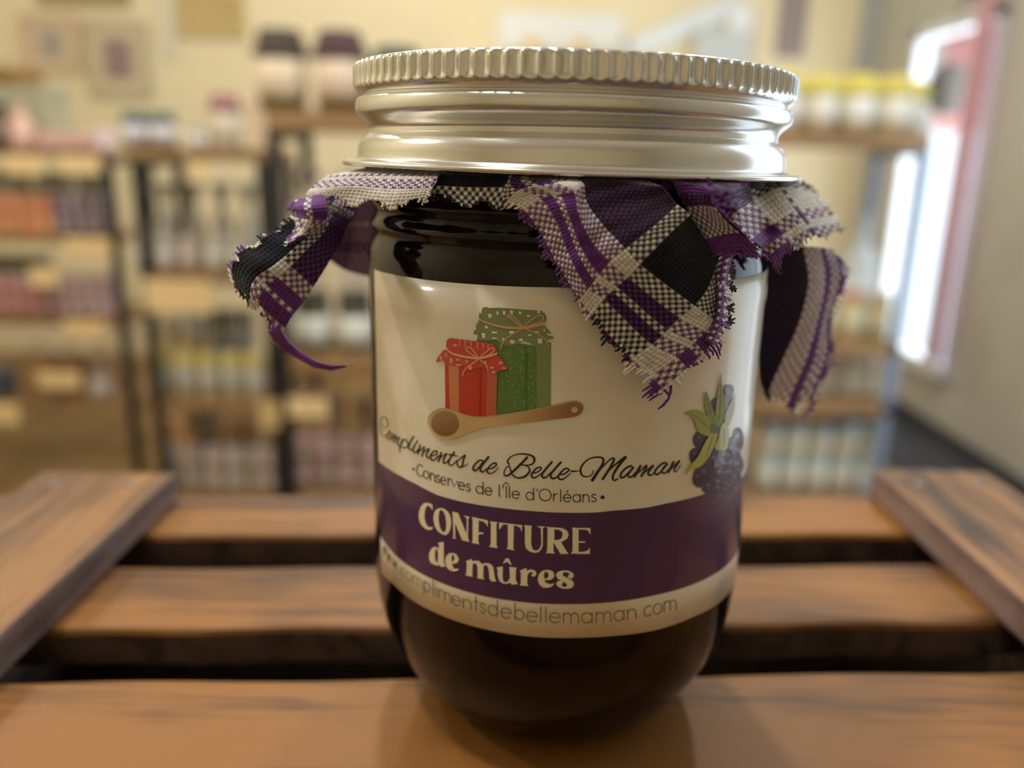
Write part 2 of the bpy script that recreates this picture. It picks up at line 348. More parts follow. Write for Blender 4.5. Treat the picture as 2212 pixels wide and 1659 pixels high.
# ------------------------------------------------------------------ the printed label
CREAM = lin(226, 214, 188)
def cr_pts(pts, n=6, closed=False):
    P = [np.array(p, float) for p in pts]; m = len(P)
    if m < 3: return P
    out = []
    rng = range(m) if closed else range(m-1)
    for i in rng:
        a, b, c, d = (P[(i-1) % m], P[i], P[(i+1) % m], P[(i+2) % m]) if closed else (P[max(i-1, 0)], P[i], P[i+1], P[min(i+2, m-1)])
        for k in range(n):
            t = k/n; out.append(.5*((2*b)+(-a+c)*t+(2*a-5*b+4*c-d)*t*t+(-a+3*b-3*c+d)*t**3))
    if not closed: out.append(P[-1])
    return out
class Print:
    """flat printed shapes given in photo pixels, laid on the curved label"""
    def __init__(s): s.v = []; s.f = []; s.c = []
    def tri(s, pts, tris, col, off):
        bm = bmesh.new(); vs = [bm.verts.new((p[0], p[1], 0)) for p in pts]
        for t in tris:
            if len(set(t)) == 3:
                try: bm.faces.new([vs[i] for i in t])
                except ValueError: pass
        for _ in range(4):
            es = [e for e in bm.edges if e.calc_length() > 17]
            if not es: break
            bmesh.ops.subdivide_edges(bm, edges=es, cuts=1); bmesh.ops.triangulate(bm, faces=bm.faces)
        bm.verts.index_update(); k = len(s.v)
        xy = [(v.co.x, v.co.y) for v in bm.verts]
        s.v += [tuple(on_jar(x, y, off)) for x, y in xy]
        cf = col if callable(col) else (lambda x, y: col)
        for f in bm.faces:
            s.f.append(tuple(v.index+k for v in f.verts)); s.c += [cf(v.co.x, v.co.y) for v in f.verts]
        bm.free()
    def poly(s, pts, col, off, J=None, smooth=False, holes=()):
        T = (lambda q: [(J[0]+x/J[2], J[1]+y/J[2]) for x, y in q]) if J else (lambda q: [(x, y) for x, y in q])
        rings = [T(q) for q in (pts, *holes)]
        if smooth: rings = [[tuple(p) for p in cr_pts(q, 4, True)] for q in rings]
        flat = [p for r in rings for p in r]
        tris = tessellate_polygon([[Vector((x, y, 0)) for x, y in r] for r in rings])
        s.tri(flat, tris, col, off)
    def ell(s, cx, cy, rx, ry, col, off, J=None, rot=0):
        q = [(cx+rx*math.cos(a)*math.cos(rot)-ry*math.sin(a)*math.sin(rot), cy+rx*math.cos(a)*math.sin(rot)+ry*math.sin(a)*math.cos(rot)) for a in np.linspace(0, 2*math.pi, 25)[:-1]]
        s.poly(q, col, off, J)
    def stroke(s, pts, w, col, off, J=None, smooth=True, taper=(.6, .6)):
        if J: pts = [(J[0]+x/J[2], J[1]+y/J[2]) for x, y in pts]; w = [q/J[2] for q in w] if hasattr(w, '__len__') else w/J[2]
        P = cr_pts(pts, 6) if smooth and len(pts) > 2 else [np.array(p, float) for p in pts]
        n = len(P); ws = np.interp(np.linspace(0, 1, n), np.linspace(0, 1, len(w)), w) if hasattr(w, '__len__') else np.full(n, float(w))
        L = []; R = []
        for i, p in enumerate(P):
            t = P[min(i+1, n-1)]-P[max(i-1, 0)]; t = t/(np.hypot(*t)+1e-9); nn = np.array([-t[1], t[0]])*ws[i]/2
            L.append(p+nn); R.append(p-nn)
        k = len(s.v)
        for a, b in zip(L, R): s.v += [tuple(on_jar(a[0], a[1], off)), tuple(on_jar(b[0], b[1], off))]
        for i in range(n-1):
            s.f.append((k+2*i, k+2*i+1, k+2*i+3, k+2*i+2)); s.c += [col]*4
        for e in (0, n-1):                                            # round ends
            c = P[e]; r = ws[e]/2; kk = len(s.v)
            s.v += [tuple(on_jar(c[0]+r*math.cos(a), c[1]+r*math.sin(a), off+2e-6)) for a in np.linspace(0, 2*math.pi, 9)[:-1]]
            s.f.append(tuple(range(kk, kk+8))); s.c += [col]*8
    def build(s, name, m, parent):
        me = bpy.data.meshes.new(name); me.from_pydata(s.v, [], s.f); me.update()
        # faces look outward from the jar's axis
        a = me.color_attributes.new('print', 'FLOAT_COLOR', 'CORNER')
        a.data.foreach_set('color', np.array(s.c, float).ravel())
        me.materials.append(m)
        for p in me.polygons: p.use_smooth = True
        o = bpy.data.objects.new(name, me); COL.objects.link(o); toj(o); o.parent = parent; return o

# outline of the label on the glass
ltop = [(811.5, 583.4), (865, 596), (923, 605), (981, 611), (1096.6, 618.4), (1200, 621), (1330, 622), (1450, 617), (1540, 610), (1594, 603), (1627, 595.5)]
lbot = [(812, 1212), (850, 1262), (896.6, 1300.5), (974, 1337.5), (1052, 1360), (1145.5, 1375), (1246.6, 1377.5), (1324, 1373.6), (1417.7, 1360.8), (1499, 1331.6), (1557.6, 1298.6), (1602, 1240)]
btop = [(816, 994), (832.5, 1008), (865, 1028), (897.6, 1045), (944, 1069), (998.5, 1084), (1071, 1096), (1143, 1103.5), (1215.5, 1107.5), (1288, 1107), (1324, 1103), (1400, 1096), (1441, 1087), (1516, 1069), (1560, 1056), (1600, 1036)]
bbot = [(819, 1152), (858, 1203), (908, 1238), (974, 1267), (1052, 1289), (1149, 1302.4), (1246.6, 1305), (1324, 1300.5), (1418, 1285), (1499, 1261.6), (1557.6, 1230.5), (1589, 1199), (1602, 1172)]
def tz(pts, off):
    q = np.array([ang_z(x, y, off) for x, y in pts]); return q[:, 0], q[:, 1]
TH0 = ang_z(812, 700)[0]; TH1 = math.radians(112)
LOFF = .00010
def sheet(name, top, bot, off, m, parent, col, th0=TH0, th1=TH1, thick=0, nz=10):
    a0, z0 = tz(top, off); a1, z1 = tz(bot, off)
    # straight on beyond what can be seen from the front
    f = lambda t, a, z: np.interp(t, a, z)
    ths = np.linspace(th0, th1, 260); vs = []; fs = []
    for t in ths:
        u, l = f(t, a0, z0), f(t, a1, z1)
        for k in range(nz+1): vs.append(jp(t, u+(l-u)*k/nz, RG+off))
    n = nz+1
    for i in range(len(ths)-1):
        for k in range(nz): a = i*n+k; fs.append((a, a+1, a+n+1, a+n))
    me = bpy.data.meshes.new(name); me.from_pydata(vs, [], fs); me.update()
    for p in me.polygons: p.use_smooth = True
    me.materials.append(m); o = bpy.data.objects.new(name, me); COL.objects.link(o)
    toj(o); o.parent = parent
    if thick: md = o.modifiers.new('thickness', 'SOLIDIFY'); md.thickness = thick; md.offset = -1
    return o
M_paper = bpy.data.materials.new('glossy_label_paper'); _t = nt(M_paper); _b = _t.nodes['Principled BSDF']
_n = _t.nodes.new('ShaderNodeTexNoise'); _n.inputs['Scale'].default_value = 45; _n.inputs['Detail'].default_value = 3
_r = _t.nodes.new('ShaderNodeValToRGB'); _r.color_ramp.elements[0].position = .42; _r.color_ramp.elements[0].color = lin(244, 238, 222)
_r.color_ramp.elements[1].position = .72; _r.color_ramp.elements[1].color = lin(226, 208, 174)
_tc = _t.nodes.new('ShaderNodeTexCoord'); _t.links.new(_tc.outputs['Object'], _n.inputs[0]); _t.links.new(_n.outputs['Fac'], _r.inputs[0]); _t.links.new(_r.outputs[0], _b.inputs['Base Color'])
_b.inputs['Roughness'].default_value = .42; _b.inputs['Coat Weight'].default_value = .7; _b.inputs['Coat Roughness'].default_value = .12
M_band = mat('purple_label_band', lin(72, 38, 84), .42, coat=.7, var=.08, scale=90)
M_print = attr_mat('printed_ink', .45, coat=.6)
label = sheet('paper_label', ltop, lbot, LOFF, M_paper, jar, None, thick=.00006)
tag(label, 'glossy cream paper label wrapped around the jar')
band = sheet('purple_band', btop, bbot, LOFF+.00003, M_band, label, None); tag(band, 'dark purple printed band')

O1, O2, O3, O4, O5 = [LOFF+.00003*k for k in (2, 3, 4, 5, 6)]
# --- CONFITURE de mures, light letters on the band
JC = (890, 1060, 5.53); LET = lin(248, 236, 204)
P = Print()
def L(pts, holes=(), smooth=False): P.poly(pts, LET, O1, JC, smooth, holes)
L([(245,172),(215,152),(180,145),(140,150),(105,190),(85,250),(80,310),(95,380),(130,430),(170,462),(205,470),(240,460),(250,430),(215,437),(190,430),(165,390),(148,330),(150,260),(165,200),(185,178),(205,180),(225,205),(247,235)])
L([(330,208),(375,210),(425,245),(458,300),(468,370),(462,440),(440,500),(400,532),(355,517),(310,485),(275,430),(257,360),(257,300),(272,248),(298,218)], [[(348,225),(378,252),(398,300),(409,370),(409,440),(397,488),(375,496),(350,475),(328,420),(318,350),(318,290),(328,242)]])
L([(478,250),(550,266),(684,600),(686,612),(600,592),(520,400),(500,330)])
L([(484,262),(515,300),(515,555),(527,572),(480,568),(496,550)])
L([(618,298),(690,312),(672,335),(668,592),(650,590),(655,335)])
L([(715,313),(798,332),(792,612),(803,640),(712,622),(724,596),(724,345)])
L([(795,330),(905,355),(905,430),(880,390),(850,368),(790,354)]); L([(790,496),(852,500),(852,519),(790,521)])
L([(930,366),(1022,376),(1008,400),(1010,652),(1024,686),(920,670),(940,640),(943,400)])
L([(1040,380),(1315,412),(1312,492),(1290,442),(1250,420),(1150,406),(1090,402),(1050,456),(1040,462)]); L([(1145,400),(1217,408),(1210,690),(1227,713),(1128,695),(1145,668)])
L([(1336,411),(1434,420),(1426,442),(1422,640),(1440,700),(1480,718),(1520,700),(1545,640),(1540,450),(1490,425),(1592,428),(1563,450),(1562,650),(1545,700),(1510,735),(1460,742),(1405,725),(1362,690),(1348,620),(1350,440)])
L([(1600,431),(1692,440),(1690,720),(1707,751),(1598,745),(1615,715),(1620,450)])
L([(1688,438),(1790,445),(1850,475),(1871,520),(1856,570),(1800,606),(1740,612),(1688,602)], [[(1700,462),(1750,465),(1790,487),(1800,522),(1785,570),(1750,588),(1700,590)]])
L([(1692,600),(1772,600),(1850,730),(1872,755),(1772,755),(1760,730),(1695,625)])
L([(1910,440),(2000,447),(1990,470),(1990,725),(1997,752),(1897,750),(1918,720),(1918,460)]); L([(1990,445),(2130,445),(2133,532),(2110,482),(2070,464),(1985,463)])
L([(1985,605),(2067,605),(2067,623),(1985,621)]); L([(1985,735),(2060,728),(2100,710),(2124,678),(2124,755),(1985,755)])
L([(318,690),(290,674),(262,672),(230,695),(205,750),(203,810),(222,860),(268,885),(312,898),(332,860),(332,700)], [[(296,692),(310,730),(311,800),(306,862),(287,850),(273,800),(272,740),(280,704)]])
L([(308,624),(378,611),(380,860),(397,906),(342,908),(320,870),(322,642)])
L([(480,744),(440,750),(405,790),(395,850),(410,910),(450,950),(500,963),(545,952),(558,930),(520,937),(492,912),(476,872),(520,869),(550,851),(560,815),(540,775),(510,750)], [[(485,760),(504,780),(508,812),(498,838),(480,850),(472,820),(473,780)]])
L([(640,842),(715,816),(720,848),(750,835),(800,840),(838,878),(880,862),(930,870),(970,910),(980,980),(990,1050),(1007,1084),(950,1082),(925,1050),(918,950),(900,897),(875,885),(855,902),(850,1030),(862,1059),(778,1045),(785,1010),(780,900),(762,866),(725,872),(720,1000),(724,1029),(638,1010),(650,985),(655,860)])
L([(1083,872),(1120,810),(1155,808),(1194,892),(1135,850)])
L([(1008,917),(1085,905),(1082,1040),(1090,1080),(1115,1095),(1150,1080),(1170,1040),(1165,930),(1158,910),(1252,920),(1240,950),(1238,1060),(1264,1116),(1190,1122),(1170,1097),(1130,1112),(1080,1107),(1040,1072),(1022,1010),(1022,940)])
L([(1283,957),(1368,923),(1372,957),(1420,938),(1470,955),(1489,990),(1470,1020),(1440,1027),(1420,1007),(1445,995),(1440,972),(1402,975),(1380,1010),(1375,1110),(1392,1139),(1283,1131),(1300,1105),(1300,970)])
L([(1610,945),(1560,955),(1515,1000),(1500,1060),(1520,1120),(1570,1160),(1640,1157),(1680,1137),(1702,1105),(1650,1117),(1600,1100),(1578,1066),(1650,1068),(1690,1040),(1702,1005),(1682,965),(1645,948)], [[(1602,962),(1628,985),(1634,1020),(1612,1046),(1580,1052),(1575,1010),(1583,978)]])
L([(1820,953),(1872,955),(1922,985),(1934,1015),(1915,1047),(1880,1047),(1858,1025),(1883,1000),(1868,977),(1820,972),(1797,990),(1802,1015),(1850,1040),(1912,1070),(1937,1110),(1920,1152),(1870,1170),(1800,1170),(1745,1147),(1720,1110),(1740,1080),(1780,1073),(1807,1095),(1787,1120),(1792,1143),(1830,1153),(1853,1133),(1848,1110),(1800,1085),(1740,1050),(1720,1010),(1738,975),(1778,957)])
lt = P.build('title_lettering', M_print, label); tag(lt, 'large cream lettering naming the jam')

# --- script line
P = Print(); INK = lin(38, 36, 30); INK2 = lin(78, 74, 56); INK3 = lin(120, 112, 88)
JA, JB, JCc = (800, 890, 9.217), (1010, 960, 9.217), (1240, 970, 8.508)
def S(J, w, *pts, c=INK): P.stroke(list(pts), w, c, O1, J)
S(JA, [10,18,16,12], (250,235),(258,290),(290,328),(325,305),(345,245),(335,165),(295,108),(245,95),(210,150),(196,230),(200,340),(215,430),(245,488),(290,480),(325,435), c=INK3)
S(JA, 28, (380,370),(345,430),(335,515),(365,540),(400,485),(390,400),(378,368), c=INK3)
S(JA, 26, (450,425),(440,500),(425,575), c=INK2); S(JA, 26, (430,560),(505,455),(495,540),(480,615), c=INK2); S(JA, [22,28,20], (490,570),(575,495),(545,590),(545,650),(585,670),(620,600), c=INK2)
S(JA, [30,26,16], (635,545),(600,640),(578,740),(598,800), c=INK2); S(JA, 27, (615,640),(650,560),(710,560),(745,620),(730,690),(670,712),(610,690), c=INK2)
S(JA, [34,28,24], (852,490),(790,600),(762,690),(788,755),(845,725), c=INK2)
S(JA, [30,26], (895,635),(848,730),(860,795),(905,795),(945,745), c=INK); S(JA, 30, (928,575),(920,605), c=INK)
S(JA, 32, (985,665),(945,830)); S(JA, [22,32], (950,800),(1072,695),(1050,780),(1025,872)); S(JA, [22,32,24], (1040,815),(1168,728),(1115,840),(1130,905),(1175,900),(1215,850))
S(JA, [24,28,32,28], (1200,880),(1290,852),(1332,800),(1292,770),(1225,815),(1188,895),(1228,958),(1290,940),(1350,868))
S(JA, 36, (1410,808),(1352,985)); S(JA, [22,34,26], (1360,935),(1520,820),(1455,940),(1460,1012),(1505,1010),(1560,950))
S(JA, [36,28,24], (1668,800),(1570,950),(1560,1030),(1605,1060),(1660,1030),(1725,960)); S(JA, [34,26,8], (1568,845),(1660,862),(1768,886))
S(JA, [22,36,34,26], (1700,1000),(1800,920),(1885,860),(1850,950),(1832,1050),(1790,1100),(1740,1070),(1722,1005)); S(JA, [28,24,12], (1795,1098),(1875,1075),(1948,1020))
S(JB, [30,40,32], (305,322),(240,318),(170,372),(112,450),(118,508),(160,518),(230,455),(305,350)); S(JB, [44,40,28], (415,248),(320,370),(255,470),(262,530),(310,545),(372,490))
S(JB, [28,34,34,16], (400,485),(500,472),(570,412),(562,375),(510,378),(430,440),(388,520),(410,570),(460,578),(545,540),(612,465))
S(JB, [52,50,34,24,26,30,30,44,44,26,30], (1185,262),(1050,400),(880,560),(800,620),(745,622),(724,575),(750,490),(800,438),(838,450),(860,530),(890,600),(960,655),(1030,668),(1130,645),(1205,580),(1236,515),(1210,450),(1150,418),(1060,402))
S(JB, [20,34,50,36,24,34,26], (1060,405),(1180,416),(1280,395),(1326,330),(1320,262),(1240,212),(1100,190),(960,205),(860,250),(800,320),(803,370),(832,402))
S(JB, [28,34,40,24], (1300,572),(1400,547),(1468,482),(1440,452),(1370,480),(1295,560),(1272,620),(1302,665),(1370,652),(1480,570))
S(JB, [48,44,26], (1678,352),(1570,475),(1485,590),(1490,650),(1540,665),(1600,625),(1655,560)); S(JB, [48,44,28], (1856,358),(1750,475),(1658,595),(1665,660),(1720,680),(1780,645),(1835,590))
S(JB, [30,36,42,18], (1840,602),(1940,582),(2012,512),(1990,480),(1930,490),(1850,570),(1806,640),(1832,692),(1890,695),(1970,645),(2052,570))
S(JB, [14,38,20,18], (2025,522),(2100,536),(2170,530),(2222,524)); S(JCc, [20,24,8], (-8,408),(30,408),(92,400))
S(JCc, [16,20,24,40,34,24,34,44,52,60], (345,390),(352,430),(310,485),(230,510),(160,490),(122,420),(135,330),(210,230),(310,168),(430,150),(520,165),(542,210),(515,300),(430,430),(338,575))
S(JCc, [24,28,44,44,46], (440,420),(620,232),(700,172),(735,190),(695,290),(610,430),(528,555))
S(JCc, [20,34,66], (640,405),(760,285),(880,195),(942,155)); S(JCc, [62,50,38,26], (942,155),(860,255),(760,400),(712,510),(735,578),(805,548))
S(JCc, [34,38,34], (1078,350),(1050,312),(960,350),(880,430),(852,500),(880,528),(950,490),(1085,350)); S(JCc, [40,36,22], (1088,345),(1000,460),(1010,515),(1065,505),(1130,430))
S(JCc, 46, (1222,312),(1110,508)); S(JCc, [24,46], (1130,485),(1340,300),(1240,498)); S(JCc, [24,44,26], (1270,455),(1462,296),(1372,420),(1372,470),(1420,480),(1485,430))
S(JCc, [34,38,34], (1702,290),(1670,248),(1580,300),(1500,390),(1492,450),(1530,470),(1600,415),(1712,280)); S(JCc, [40,36,22], (1712,275),(1625,380),(1630,438),(1675,440),(1745,370))
S(JCc, 44, (1832,236),(1735,428)); S(JCc, [24,42,24,14], (1750,405),(1942,210),(1862,340),(1842,400),(1882,412),(1965,295))
ls = P.build('script_lettering', M_print, label); tag(ls, 'black flowing script lettering')

# --- round sans lettering, built from single strokes
def arc(cx, cy, rx, ry, a0, a1, n=14): return [(cx+rx*math.cos(math.radians(a)), cy+ry*math.sin(math.radians(a))) for a in np.linspace(a0, a1, n)]
# glyphs: x 0..1, y in x-heights (up)
G = {
 'o': [arc(.5, .5, .5, .5, 0, 360, 24)], 'O': [arc(.5, .77, .5, .77, 0, 360, 30)],
 'C': [arc(.62, .77, .62, .77, 48, 312, 22)], 'c': [arc(.58, .5, .56, .5, 50, 310, 18)],
 'e': [[(0, .52)]+[(1, .52)]+arc(.5, .5, .5, .5, 0, 320, 22)],
 'n': [[(0, 0), (0, 1)], [(0, .0), (0, .5)]+arc(.5, .5, .5, .48, 180, 0, 12)+[(1, 0)]],
 'm': [[(0, 0), (0, 1)], [(0, .5)]+arc(.25, .62, .25, .36, 180, 0, 10)+[(.5, 0)], [(.5, .5)]+arc(.75, .62, .25, .36, 180, 0, 10)+[(1, 0)]],
 's': [arc(.5, .75, .42, .24, 20, 180, 10)+[(.12, .66), (.5, .5), (.9, .36)]+arc(.5, .25, .45, .25, 0, -160, 10)],
 'r': [[(0, 0), (0, 1)], [(0, .5)]+arc(.8, .4, .8, .58, 180, 90, 8)],
 'v': [[(0, 1), (.5, 0), (1, 1)]], 'w': [[(0, 1), (.25, 0), (.5, .95), (.75, 0), (1, 1)]],
 'd': [arc(.5, .5, .5, .5, 0, 360, 24), [(1, 0), (1, 1.62)]], 'b': [arc(.5, .5, .5, .5, 0, 360, 24), [(0, 0), (0, 1.62)]],
 'p': [arc(.5, .5, .5, .5, 0, 360, 24), [(0, 1), (0, -.5)]], 'a': [arc(.5, .5, .5, .5, 0, 360, 24), [(1, 0), (1, 1)]],
 'l': [[(0, 0), (0, 1.55)]], 'I': [[(0, 0), (0, 1.5)]], "'": [[(0, 1.5), (.0, 1.2)]], 'i': [[(0, 0), (0, 1)], [(0, 1.38), (0, 1.42)]],
 't': [[(.45, 1.45), (.45, .0)], [(0, .98), (1, .98)]], '.': [[(0, .02), (0, .06)]],
}
G['^'] = [[(-.5, 1.72), (0, 2.02), (.5, 1.72)]]; G['acute'] = [[(.42, 1.28), (.66, 1.62)]]
def sans(items, xh, w, col, off, J):
    # items: glyph, x0, x1, baseline y (crop pixels)
    bx = [(a+b)/2 for g, a, b, y in items if g not in "'^"]; by = [y for g, a, b, y in items if g not in "'^"]
    for g, a, b, y in items:
        for st in G[g]:
            q = []
            for u, v in st:
                x = a+(b-a)*u if b > a else a+u*30
                q.append((x, np.interp(x, bx, by)-v*(xh(x) if callable(xh) else xh)))
            P.stroke(q, w, col(a) if callable(col) else col, off, J, smooth=False)
P = Print(); JS = (880, 1000, 5.027)
it = [('C',100,160,140),('o',172,230,168),('n',248,296,193),('s',308,352,212),('e',362,416,236),('r',440,468,248),('v',472,544,266),('e',554,622,292),('s',638,684,308),
      ('d',745,822,334),('e',844,916,350),('l',997,997,365),("'",1036,1036,370),('I',1073,1073,376),('l',1108,1108,380),('e',1136,1216,388),('d',1288,1370,401),("'",1411,1411,405),
      ('O',1432,1560,412),('r',1588,1636,416),('l',1665,1665,420),('e',1694,1776,423),('a',1798,1878,425),('n',1907,1973,424),('s',1998,2054,421)]
sans(it, 82, [11, 11], lambda x: INK2 if x < 480 else INK, O1, JS)
P.stroke([(1040,238),(1072,208),(1096,238)], 11, INK, O1, JS, False); P.stroke([(1728,318),(1746,298)], 11, INK, O1, JS, False)
P.ell(64, 66, 12, 15, INK2, O1, JS); P.ell(2120, 374, 23, 22, INK, O1, JS)
tag(P.build('subtitle_lettering', M_print, label), 'thin rounded black lettering under the script')
P = Print(); JU = (1080, 1270, 5.395); k = 5.395/6.506
def u6(g, a, b, y): return (g, (800+a/6.506-1080)*5.395, (800+b/6.506-1080)*5.395, (1170+y/6.506-1270)*5.395)
it = [u6('w',180,215,180),u6('w',235,285,290),u6('w',310,375,385),u6('.',395,395,440),u6('c',430,480,492),u6('o',495,577,552),u6('m',605,715,625),u6('p',752,835,705),u6('l',880,880,752),u6('i',925,925,778),
      u6('m',965,1125,832),u6('e',1150,1270,898),u6('n',1305,1415,945),u6('t',1455,1515,975),u6('s',1540,1615,1005),u6('d',1655,1785,1042),
      ('e',10,130,354),('b',175,280,374),('e',312,434,398),('l',475,475,400),('l',535,535,403),('e',577,705,408),('m',740,915,410),('a',952,1074,409),('m',1122,1294,402),('a',1330,1446,384),('n',1487,1585,365),('.',1623,1623,350),('c',1677,1768,330),('o',1787,1888,305),('m',1915,2055,258)]
sans(it, lambda x: 118 if x > -300 else 108, 12, lambda x: lin(112,112,90) if x > -1000 else lin(165,160,130), O1, JU)
tag(P.build('web_address_lettering', M_print, label), 'thin grey lettering of a web address along the lower edge')

# --- drawing of the two jars and the spoon
P = Print(); JD = (900, 640, 5.185)
GR, GRl, GRd, GC = lin(88,124,48), lin(126,146,76), lin(70,104,36), lin(128,142,96)
RD, RDl, TAN, RCc = lin(196,58,38), lin(196,98,76), lin(212,132,84), lin(206,72,58)
P.poly([(675,500),(900,470),(1100,520),(1300,550),(1505,520),(1500,1240),(1330,1280),(1150,1310),(900,1340),(880,900),(700,700)], GR, O1, JD)
P.poly([(1345,560),(1503,530),(1500,1238),(1345,1275)], GRl, O2, JD); P.poly([(1215,560),(1240,560),(1235,1290),(1212,1295)], GRd, O2, JD)
rs = random.Random(3)
for _ in range(150):
    x, y = rs.uniform(920, 1340), rs.uniform(590, 1260); P.ell(x, y, 7, 7, lin(140,165,98), O2, JD)
P.poly([(740,125),(790,120),(805,132),(900,128),(1050,135),(1200,148),(1330,158),(1390,158),(1438,190),(1455,240),(1445,290),(1300,340),(1100,352),(900,315),(760,285),(697,245),(700,180),(718,195)], GC, O2, JD)
P.poly([(695,268),(760,300),(1000,350),(1250,370),(1430,325),(1490,395),(1535,472),(1482,490),(1500,525),(1400,562),(1330,572),(1270,522),(1200,500),(1100,545),(1020,555),(960,530),(900,490),(840,490),(760,500),(670,500),(690,432),(633,420),(642,385),(668,370),(662,335)], GC, O2, JD)
WH = lin(232, 232, 208)
for (x, y, a, b) in ((820,220,42,46),(905,190,28,44),(980,185,34,44),(1062,180,38,48),(1158,188,34,36),(1250,220,40,24),(1365,175,30,38),(780,345,40,32),(870,405,66,26),(750,440,44,60),(1065,405,60,36),(930,345,30,14),(1350,400,50,20),(1265,435,44,24),
    (1070,510,52,40),(1170,488,46,34),(1380,500,52,60),(870,470,60,18),(1490,430,56,24),(1490,500,40,26),(970,480,30,30),(1430,380,22,26)):
    P.poly([(x-a/2, y-b/2), (x+a/2, y-b/2+4), (x+a/2-4, y+b/2), (x-a/2+4, y+b/2-4)], WH, O3, JD)
TW = lin(220, 168, 118)
P.stroke([(700,262),(800,300),(950,340),(1100,355),(1250,345),(1380,315),(1440,290)], [14,26,30,26], TW, O4, JD)
for q in ([(1180,350),(1100,280),(1020,220),(1040,215),(1110,250),(1190,345)], [(1190,345),(1290,260),(1370,215),(1420,230),(1380,285),(1200,350)], [(1190,360),(1060,430),(970,510),(935,590)], [(1200,360),(1330,410),(1440,480),(1475,550)]): P.stroke(q, 13, TW, O4, JD)
P.poly([(315,700),(900,790),(893,1340),(760,1358),(650,1360),(560,1345),(450,1308),(320,1268)], RD, O4, JD)
P.poly([(358,770),(474,785),(474,1312),(378,1282),(365,1100)], TAN, O5, JD); P.poly([(790,800),(902,820),(892,1340),(778,1352)], RDl, O5, JD); P.poly([(700,800),(722,800),(718,1355),(698,1358)], lin(172,48,30), O5, JD)
O6 = O5+.00003; O7 = O6+.00003; O8 = O7+.00003
P.poly([(370,468),(480,480),(620,500),(760,515),(860,532),(898,590),(892,660),(700,700),(500,675),(370,625),(330,560),(335,498)], RCc, O6, JD)
P.poly([(335,590),(380,630),(600,690),(900,655),(960,710),(1022,820),(930,832),(880,870),(820,835),(760,800),(700,795),(620,825),(560,812),(500,772),(450,765),(420,790),(360,762),(310,745),(290,715),(215,745),(232,690),(290,612)], RCc, O6, JD)
PK = lin(232, 160, 140)
for (x, y, a, b) in ((430,550,46,30),(545,530,14,90),(480,520,14,80),(610,540,14,80),(680,550,16,80),(745,560,14,70),(800,570,14,60),(385,720,34,60),(460,710,40,28),(600,800,44,50),(470,770,60,22),(940,745,44,34),(840,800,50,30),(860,850,44,30),(980,805,50,22),(560,730,30,30),(770,740,26,40),(270,690,24,50),(330,660,20,50)):
    P.poly([(x-a/2, y-b/2), (x+a/2, y-b/2+5), (x+a/2-3, y+b/2), (x-a/2+3, y+b/2-5)], PK, O7, JD)
TC = lin(232, 182, 140)
P.stroke([(330,590),(400,640),(550,680),(700,692),(830,665),(900,640)], [14,24,26,20], TC, O8, JD)
for q in ([(690,692),(600,640),(552,590),(590,572),(640,615),(695,690)], [(700,690),(780,620),(845,578),(865,610),(800,660),(700,692)], [(690,708),(600,772),(535,830),(513,885)], [(705,708),(760,750),(790,790),(800,835)]): P.stroke(q, 12, TC, O8, JD)
def grad(c0, c1, x0, x1):
    def f(x, y):
        t = min(1, max(0, (x-x0)/(x1-x0))); return tuple(a+(b-a)*t for a, b in zip(c0, c1))
    return f
sp = [(235,1285),(300,1268),(420,1288),(560,1345),(700,1362),(900,1345),(1200,1300),(1500,1240),(1700,1195),(1790,1188),(1855,1225),(1855,1290),(1785,1345),(1600,1372),(1300,1410),(1000,1440),(800,1460),(600,1520),(480,1570),(380,1602),(260,1592),(180,1530),(140,1440),(150,1350)]
P.poly([(x+(-14 if x < 500 else 6), y-16) for x, y in sp], lin(186,170,138), O6, JD, True)
P.poly(sp, grad(lin(214,178,124), lin(160,104,66), 1080, 1225), O7, JD, True)
P.ell(318, 1425, 158, 142, lambda x, y: grad(lin(168,132,88), lin(128,82,48), 885, 950)(y, 0), O8, JD)
P.ell(1768, 1272, 36, 34, lin(206,190,160), O8, JD)
tag(P.build('jars_and_spoon_drawing', M_print, label), 'printed drawing of red and green jam jars above a wooden spoon')

# --- printed blackberry cluster
P = Print(); JE = (1400, 800, 5.185)
D0, D1, D2 = lin(48,34,62), lin(70,54,88), lin(120,104,138)
k = 0
for (x, y, a, b) in ((590,780,88,102),(680,820,100,110),(530,960,68,92),(640,940,100,110),(950,900,90,150),(1010,780,60,140),(960,1060,110,150),(770,1020,110,120),(870,960,90,90),(650,1180,140,130),(570,1220,70,92),(820,1160,110,110),(900,1180,100,120),(700,1310,96,80),(800,1330,90,80),(870,1350,66,62),(980,1220,70,110),(760,380,50,70)):
    o = O2+.000004*k; k += 1
    P.ell(x, y, a, b, D1, o, JE); P.ell(x+5, y+8, a*.82, b*.82, D0, o+.000002, JE); P.ell(x-a*.22, y-b*.34, a*.22, b*.2, D2, o+.000003, JE)
P.ell(770, 1040, 34, 56, lin(150,130,160), O6, JE, .2)
Y1, Y2, Y3 = lin(168,170,76), lin(190,190,92), lin(148,156,76)
